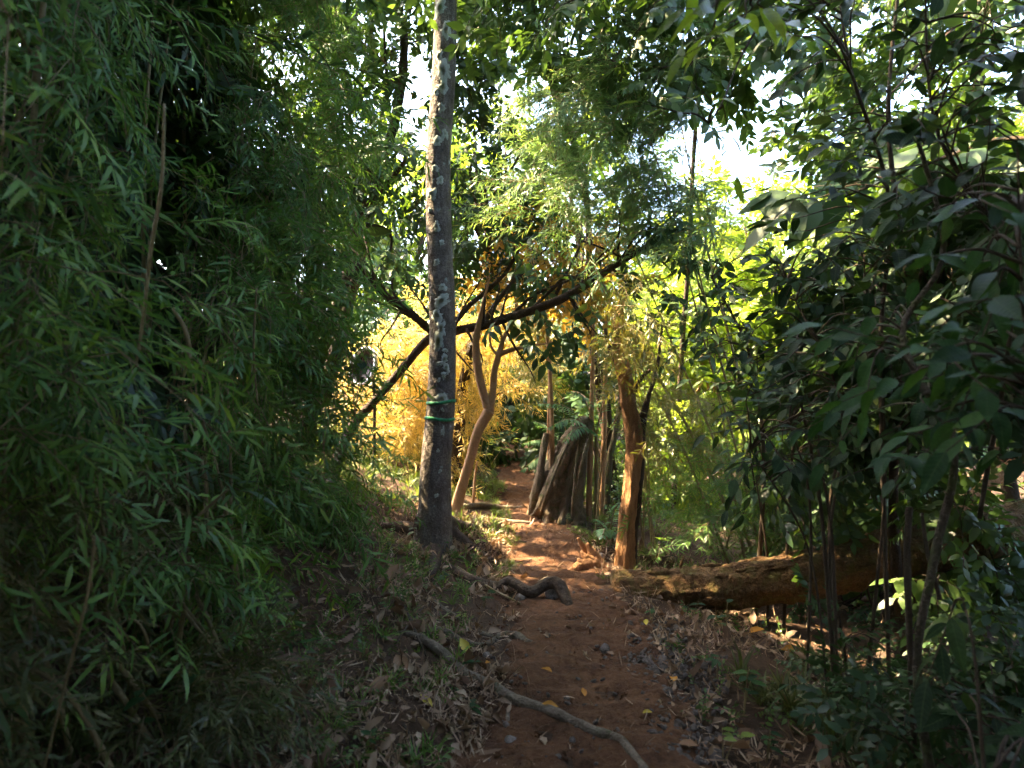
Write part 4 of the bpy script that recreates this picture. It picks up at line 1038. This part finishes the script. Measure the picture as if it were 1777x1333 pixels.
# ------------------------------------------------------------------ broad-leaved shrubs on the right, leaf by leaf
LEAFD = [leaf_t(1.0, w, 6, f_, d_, p_, .03, .5) for w, f_, d_, p_ in ((.42, .22, .18, .42), (.38, .3, .3, .38), (.45, .15, .1, .45), (.36, .35, .42, .4), (.40, .2, -.05, .4))]
LEAFN = [leaf_t(1.0, w, 6, f_, d_, p_, .02, .5) for w, f_, d_, p_ in ((.30, .22, .25, .40), (.27, .3, .4, .38), (.32, .15, .12, .42))]
def shrub(name, lab, stems, regions, nleaf, size, seed, mat='leaf_dark', mean=(-.4, -.35, -.25), spread=.45, per=5, leafset=None, cat="shrub", group="broad-leaved shrubs on the right of the path", twl=.28, bark='twig', cut=-.4):
    """stems: list of ([(px,py,d)...], radius px)"""
    rng = np.random.default_rng(seed)
    base = P(*stems[0][0][0])
    t = thing(name, lab, cat, base, group)
    sp = []
    for l, w in stems:
        q = [P(*a) + Vector(rng.normal(0, .06, 3))*(j_ > 0) for j_, a in enumerate(l)]; d = l[0][2]
        if q[0].z < .6:
            q[0].z = min(q[0].z, hz(q[0].x, q[0].y)) - .03
        obj("stem", tube(q, [w*.8/FPX*d, w/FPX*d*.65, w/FPX*d*.35], 9, 40, .12, 14, w), M[bark], t)
        sp.append(spline(q, 60))
    sp = np.concatenate(sp)
    ls = shared("leaf", leafset or LEAFD, [M[mat]])
    pts = sample_regions(rng, regions, 1.5, cut)
    rng.shuffle(pts)
    nt = max(1, nleaf//per)
    tw = []
    for p in pts[:nt]:
        dist = np.linalg.norm(sp-p, axis=1) + .35*np.maximum(0, sp[:, 2]-p[2])
        s = sp[np.argmin(dist)]
        out = norm((p-s)[None])[0]*.5 + np.array(mean)*.8 + rng.normal(0, spread, 3)
        out = norm(out[None])[0]
        e = p + out*twl*rng.uniform(.6, 1.1)
        m_ = (s+p)/2 + np.array([0, 0, .12*np.linalg.norm(p-s)])
        tw.append(tube([s, m_, p, e], [.006, .0045, .0035, .0015], 5, 14, mat=0))
        path = spline([m_, p, e], 12)
        for k in range(per):
            f_ = .35 + .65*(k+1)/per
            q = path[min(11, int(f_*11))]
            sd = 1 if k % 2 else -1
            side = norm(np.cross(out, [0, 0, 1.0])[None])[0]
            a = rng.uniform(.4, 1.2)*(1 if k < per-1 else .1)
            dr = out*math.cos(a) + side*sd*math.sin(a) + np.array([0, 0, rng.uniform(-.55, .05)])
            up = np.array([0, 0, 1.0]) + rng.normal(0, .35, 3) + np.array([0, -.25, 0])
            R = frames(dr[None], up[None])[0]
            put("leaf", ls[rng.integers(len(ls))], t, q, R, float(size*rng.uniform(.6, 1.15)))
    obj("twigs", join(tw), M[bark], t)
    return t
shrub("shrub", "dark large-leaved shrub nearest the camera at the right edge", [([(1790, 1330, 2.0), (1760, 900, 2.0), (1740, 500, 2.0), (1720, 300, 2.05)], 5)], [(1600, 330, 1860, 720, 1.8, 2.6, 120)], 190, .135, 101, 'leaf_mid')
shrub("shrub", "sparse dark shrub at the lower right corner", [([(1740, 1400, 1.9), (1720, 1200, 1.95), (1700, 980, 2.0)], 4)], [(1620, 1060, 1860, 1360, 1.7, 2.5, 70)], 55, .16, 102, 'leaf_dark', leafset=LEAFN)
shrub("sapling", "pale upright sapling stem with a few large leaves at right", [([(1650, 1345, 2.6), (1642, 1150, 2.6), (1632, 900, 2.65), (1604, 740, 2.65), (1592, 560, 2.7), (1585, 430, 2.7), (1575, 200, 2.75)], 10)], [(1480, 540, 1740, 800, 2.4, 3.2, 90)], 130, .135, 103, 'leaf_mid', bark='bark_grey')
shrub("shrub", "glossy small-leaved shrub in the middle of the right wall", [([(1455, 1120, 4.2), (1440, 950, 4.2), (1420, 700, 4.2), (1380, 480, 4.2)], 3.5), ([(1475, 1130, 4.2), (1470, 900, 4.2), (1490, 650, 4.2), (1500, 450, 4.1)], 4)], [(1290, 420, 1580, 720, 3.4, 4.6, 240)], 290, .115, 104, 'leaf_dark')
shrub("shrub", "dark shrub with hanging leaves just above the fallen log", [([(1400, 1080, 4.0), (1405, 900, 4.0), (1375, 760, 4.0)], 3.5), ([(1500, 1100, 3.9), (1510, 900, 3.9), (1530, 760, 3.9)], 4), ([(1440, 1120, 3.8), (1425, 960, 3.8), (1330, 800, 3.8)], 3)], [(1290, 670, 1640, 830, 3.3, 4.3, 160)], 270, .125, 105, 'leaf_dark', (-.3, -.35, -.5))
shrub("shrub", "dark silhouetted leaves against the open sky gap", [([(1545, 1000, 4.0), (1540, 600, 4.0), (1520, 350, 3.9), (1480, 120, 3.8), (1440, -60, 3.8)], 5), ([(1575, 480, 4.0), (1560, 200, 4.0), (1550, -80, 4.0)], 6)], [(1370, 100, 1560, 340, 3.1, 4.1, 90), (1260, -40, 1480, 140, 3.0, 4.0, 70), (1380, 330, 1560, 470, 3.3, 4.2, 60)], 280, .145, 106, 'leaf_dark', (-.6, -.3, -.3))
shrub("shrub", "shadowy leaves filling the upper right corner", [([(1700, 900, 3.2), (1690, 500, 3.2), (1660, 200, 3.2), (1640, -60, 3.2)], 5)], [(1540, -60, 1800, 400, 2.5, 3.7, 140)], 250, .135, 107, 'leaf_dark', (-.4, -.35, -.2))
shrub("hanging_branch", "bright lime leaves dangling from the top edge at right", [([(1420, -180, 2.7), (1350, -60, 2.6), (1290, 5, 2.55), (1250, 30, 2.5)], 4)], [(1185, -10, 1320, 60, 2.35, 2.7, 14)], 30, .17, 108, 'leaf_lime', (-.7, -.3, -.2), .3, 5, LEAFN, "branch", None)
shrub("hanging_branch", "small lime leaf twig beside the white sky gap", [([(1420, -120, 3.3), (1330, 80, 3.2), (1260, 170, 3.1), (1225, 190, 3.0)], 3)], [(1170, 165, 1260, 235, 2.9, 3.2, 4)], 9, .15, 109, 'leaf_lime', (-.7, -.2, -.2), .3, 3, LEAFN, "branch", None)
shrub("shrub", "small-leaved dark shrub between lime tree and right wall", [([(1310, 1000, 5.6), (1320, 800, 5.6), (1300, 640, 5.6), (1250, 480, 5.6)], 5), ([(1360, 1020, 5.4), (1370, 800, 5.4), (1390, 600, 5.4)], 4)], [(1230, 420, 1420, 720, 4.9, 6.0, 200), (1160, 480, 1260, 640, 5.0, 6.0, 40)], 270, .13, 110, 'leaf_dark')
# bare stems in front of the log
for i, (l, d, w, lab) in enumerate((
    ([(1640, 1180), (1590, 1230), (1575, 1000), (1578, 880)], 3.1, 6, "straight brown stem right of the log's leaning limb"),
    ([(1390, 700), (1420, 850), (1435, 1000), (1450, 1150)], 3.9, 3.5, "paler of two thin stems crossing before the log's middle"),
    ([(1420, 780), (1440, 900), (1448, 1020), (1455, 1160)], 3.7, 3, "darker of two thin stems crossing before the log's middle"),
    ([(1600, 890), (1610, 960), (1632, 1040)], 2.9, 4, "short leaning stem meeting the pale sapling"))):
    q = PX(l if i else l[1:], d)
    k_ = -1 if q[-1].z < q[0].z else 0
    if i < 3:
        q[k_].z = min(q[k_].z, hz(q[k_].x, q[k_].y)) - .03
    solo("bare_stem", tube(q, RP([w*.7, w, w], d), 8, 30, .1, 14, i), M['twig'], lab, "stem")
rng = np.random.default_rng(111)
gs = thing("stem_thicket", "row of thin dark stems under and behind the fallen log", "stems", bb(2.2, 6.2))
for i in range(5):
    px = rng.uniform(1290, 1560); d = rng.uniform(5.2, 6.6)
    q = P(px, 1090, d); q.z = hz(q.x, q.y)-.03
    obj("stem", tube([q, P(px+rng.normal(0, 12), 980, d), P(px+rng.normal(0, 30), 800+rng.uniform(-80, 60), d)], [.012, .010, .006], 6, 16), M['twig'], gs)

# ------------------------------------------------------------------ seedlings and herbs
HL = [leaf_t(1.0, w, 4, .2, d_, .42, .03, .5) for w, d_ in ((.5, .2), (.45, .35), (.55, .1))]
herbs = [
    (800, 1085, .16, 5, 'leaf_lime', "bright green seedling beside the knotted pale root"), (813, 1170, .12, 6, 'leaf_mid', "small fern-like seedling against the long root"), (805, 1258, .14, 5, 'leaf_mid', "dark seedling alone below the long root"),
    (745, 905, .34, 9, 'leaf_mid', "leafy sprig growing against the lichen tree's foot"), (705, 900, .3, 7, 'leaf_mid', "round-leaved sprig left of the lichen tree's foot"), (775, 965, .18, 6, 'leaf_mid', "small plant right under the lichen tree's trunk"), (830, 960, .2, 7, 'leaf_lime', "pale leafy plant on the lichen tree's root"),
    (725, 945, .25, 8, 'leaf_mid', "serrated plant in front of the lichen tree's foot"), (840, 1055, .14, 6, 'leaf_mid', "low plant under the pale green stick"), (770, 1020, .12, 7, 'leaf_mid', "low ferny plant on the bank above the stick"),
    (1200, 1075, .14, 6, 'leaf_mid', "low plant at the path edge before the log"), (1260, 1110, .24, 6, 'leaf_dark', "broad-leaved seedling beneath the fallen log"), (1245, 1185, .2, 6, 'leaf_mid', "pale seedling on the right bank below the log"), (1290, 1240, .26, 9, 'leaf_mid', "bushy seedling at the right bank's lower part"),
    (1255, 1325, .18, 6, 'leaf_lime', "bright seedling at the bottom edge right of the path"), (1330, 1325, .15, 6, 'leaf_mid', "dim seedling at the bottom edge among grass"), (1130, 1085, .12, 6, 'leaf_mid', "tiny plant beside the log's near end"),
    (300, 1330, .34, 7, 'leaf_mid', "broad green leaves poking up at the bottom left edge"), (630, 1320, .14, 5, 'leaf_mid', "small round-leaved seedling at the bottom in leaf litter"), (665, 1195, .08, 4, 'leaf_lime', "tiny green sprout in litter left of the long root"),
    (540, 905, .3, 8, 'leaf_mid', "toothed herb at the foot of the left bamboo"), (615, 720, .5, 12, 'leaf_dark', "dark climbing leaves at the left wall's far end"), (1000, 935, .16, 6, 'leaf_lime', "sunlit plant on the path edge by the stump"), (985, 918, .18, 7, 'leaf_mid', "plant at the foot of the buttressed tree"),
    (1110, 985, .22, 7, 'leaf_lime', "sunlit plant between log and orange trunk"), (840, 860, .2, 8, 'leaf_lime', "bright herb on the grassy verge by the forked tree"), (680, 800, .4, 7, 'leaf_mid', "pinkish broad-leaved shrublet left of the lichen trunk"), (865, 800, .5, 12, 'leaf_lime', "lit leaves overhanging the narrow path"),
    (560, 780, .35, 6, 'leaf_mid', "pale round leaf cluster at the bamboo wall's edge"), (500, 1130, .2, 6, 'leaf_mid', "low herb at bottom of the bamboo wall")]
for i, (px, py, h_, nl_, mt, lab) in enumerate(herbs):
    rng = np.random.default_rng(200+i)
    if lab.startswith(("dark climbing", "pale round")):
        b = P(px, py, 4.4); t = thing("climber", lab, "plant", b, "small plants of the forest floor")
    elif lab.startswith("lit leaves"):
        b = bb(P(px, py, 9.6).x - .25, 9.6); t = thing("seedling", lab, "plant", b, "small plants of the forest floor"); h_ = .9
    else:
        b = G(px, py); t = thing("seedling", lab, "plant", b, "small plants of the forest floor")
    ls = shared("leaf", HL, [M[mt]])
    ns = 1 + (nl_ > 5) + (nl_ > 8)
    tops = []
    for s in range(ns):
        e = b + Vector((rng.normal(0, .25)*h_, rng.normal(0, .25)*h_, h_*rng.uniform(.6, 1)))
        obj("stem", tube([b-Vector((0, 0, .02)), b.lerp(e, .5)+Vector((0, 0, .1*h_)), e], [.004, .003, .002], 5, 8), M['culm'], t)
        tops.append(e)
    for k in range(nl_):
        e = tops[k % ns]; f_ = rng.uniform(.45, 1)
        q = b.lerp(e, f_) + Vector((0, 0, .1*h_*math.sin(f_*3.1)))
        a = rng.uniform(0, 6.28)
        R = frames(np.array([[math.cos(a), math.sin(a), rng.uniform(-.2, .35)]]), np.array([[0, -.15, 1.0]]))[0]
        put("leaf", ls[rng.integers(3)], t, q, R, float(rng.uniform(.35, .6)*(.06+.55*h_*.45)*1.25))

# ------------------------------------------------------------------ grasses
rng = np.random.default_rng(120)
BL = [blade_t(rng.uniform(.7, 1.1), .05, rng.uniform(.2, .9), rng.random()) for _ in range(6)]
def tuft(rng, n):
    R = orient(rng, n, (0, 0, .9), .45)
    # blade x axis points up and out
    return place_mix(BL, rng.normal(0, .06, (n, 3))*np.array([1, 1, 0]), R, rng.uniform(.5, 1.1, n), rng, .4)
TU = [tuft(rng, 16) for _ in range(5)]
def grass(name, lab, pts, scale, mat, seed):
    rng = np.random.default_rng(seed)
    n = len(pts); a = rng.uniform(0, 6.28, n)
    R = frames(np.stack([np.cos(a), np.sin(a), np.zeros(n)], -1), np.tile([0, 0, 1.0], (n, 1)) + rng.normal(0, .15, (n, 3)))
    o = obj(name, place_mix(TU, pts, R, scale*rng.uniform(.5, 1.3, n), rng, .4), M[mat])
    o["kind"] = "stuff"; o["label"] = lab; o["category"] = "grass"
def gpts(rng, x0, x1, y0, y1, n, leftof=None, rightof=None):
    x, y = rng.uniform(x0, x1, n), rng.uniform(y0, y1, n)
    off = x - path_c(y)
    ok = np.abs(off) > path_w(y)*.95
    ok &= vnoise(x*2.2, y*2.2, 7) > -.25
    x, y = x[ok], y[ok]
    return np.stack([x, y, terrain(x, y)], -1)
grass("grass", "short sunlit grass on the verge left of the path", gpts(rng, -2.8, .0, 6.5, 12, 1700), .15, 'grass', 121)
grass("grass", "thin grass along the path's right verge", gpts(rng, .5, 1.6, 6.0, 12, 500), .14, 'grass', 122)
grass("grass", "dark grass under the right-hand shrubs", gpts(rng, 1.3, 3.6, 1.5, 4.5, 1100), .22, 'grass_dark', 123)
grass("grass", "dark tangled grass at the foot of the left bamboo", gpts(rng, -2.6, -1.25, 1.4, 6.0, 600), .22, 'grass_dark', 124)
hb = np.concatenate([gpts(rng, -1.5, -.25, 2.4, 6.8, 330), gpts(rng, .9, 2.0, 2.6, 6.0, 170)])
hb[:, 2] += .015
hn = len(hb)
o = obj("ground_cover", place_mix(SRS, hb, orient(rng, hn, (0, -.1, .55), .5), rng.uniform(.25, .6, hn), rng, .4), [M['broad_mid'], M['twig']])
o["kind"] = "stuff"; o["label"] = "tiny green herbs dotted over the littered banks"; o["category"] = "herbs"
ey = rng.uniform(5.6, 9.6, 420); ex = path_c(ey) + np.where(rng.random(420) < .65, -1, 1)*path_w(ey)*rng.uniform(.68, 1.05, 420)
eg = np.stack([ex, ey, terrain(ex, ey) + .005], -1)
grass("grass", "fine mossy grass creeping onto the path's sunlit edges", eg[vnoise(ex*3, ey*3, 5) > -.1], .09, 'grass', 126)
lw = gpts(rng, -1.1, -.3, 2.6, 6.4, 240)
grass("grass", "scattered green blades on the littered left bank", lw, .12, 'bam_green', 125)

# ------------------------------------------------------------------ the bowl-shaped dish among the golden bamboo
c = P(630, 636, 8.3)
di = thing("dish", "dark round metal dish with sunlight painted into its rim, half hidden in golden bamboo", "dish", (c.x, c.y, hz(c.x, c.y)))
axis = Vector((-.62, -.75, .22)).normalized()
ax = axis.to_track_quat('Z', 'Y').to_matrix()
def lathe(prof, n=40):
    vs, fs = [], []
    for (r_, z_) in prof:
        for i in range(n):
            t_ = 2*math.pi*i/n
            vs.append(tuple(c + ax @ Vector((r_*math.cos(t_), r_*math.sin(t_), z_))))
    for k in range(len(prof)-1):
        for i in range(n):
            a, b = k*n+i, k*n+(i+1) % n
            fs += [(a, b, b+n), (a, b+n, a+n)]
    return mk(vs, fs)
bowl = obj("bowl", lathe([(.005, -.13), (.10, -.115), (.18, -.07), (.225, 0), (.232, 0), (.19, -.08), (.105, -.13), (.005, -.145)]), M['dish'], di)
obj("rim", lathe([(.214, -.012), (.216, .022), (.246, .022), (.250, -.006), (.240, -.020), (.214, -.012)]), M['dish_rim_sunlit'], bowl)
obj("post", tube([c - axis*.12, c - axis*.12 + Vector((.02, .1, -.25)), Vector((c.x+.1, c.y+.2, hz(c.x, c.y)-.1))], [.02, .02, .02], 8, 12), M['dish'], di)
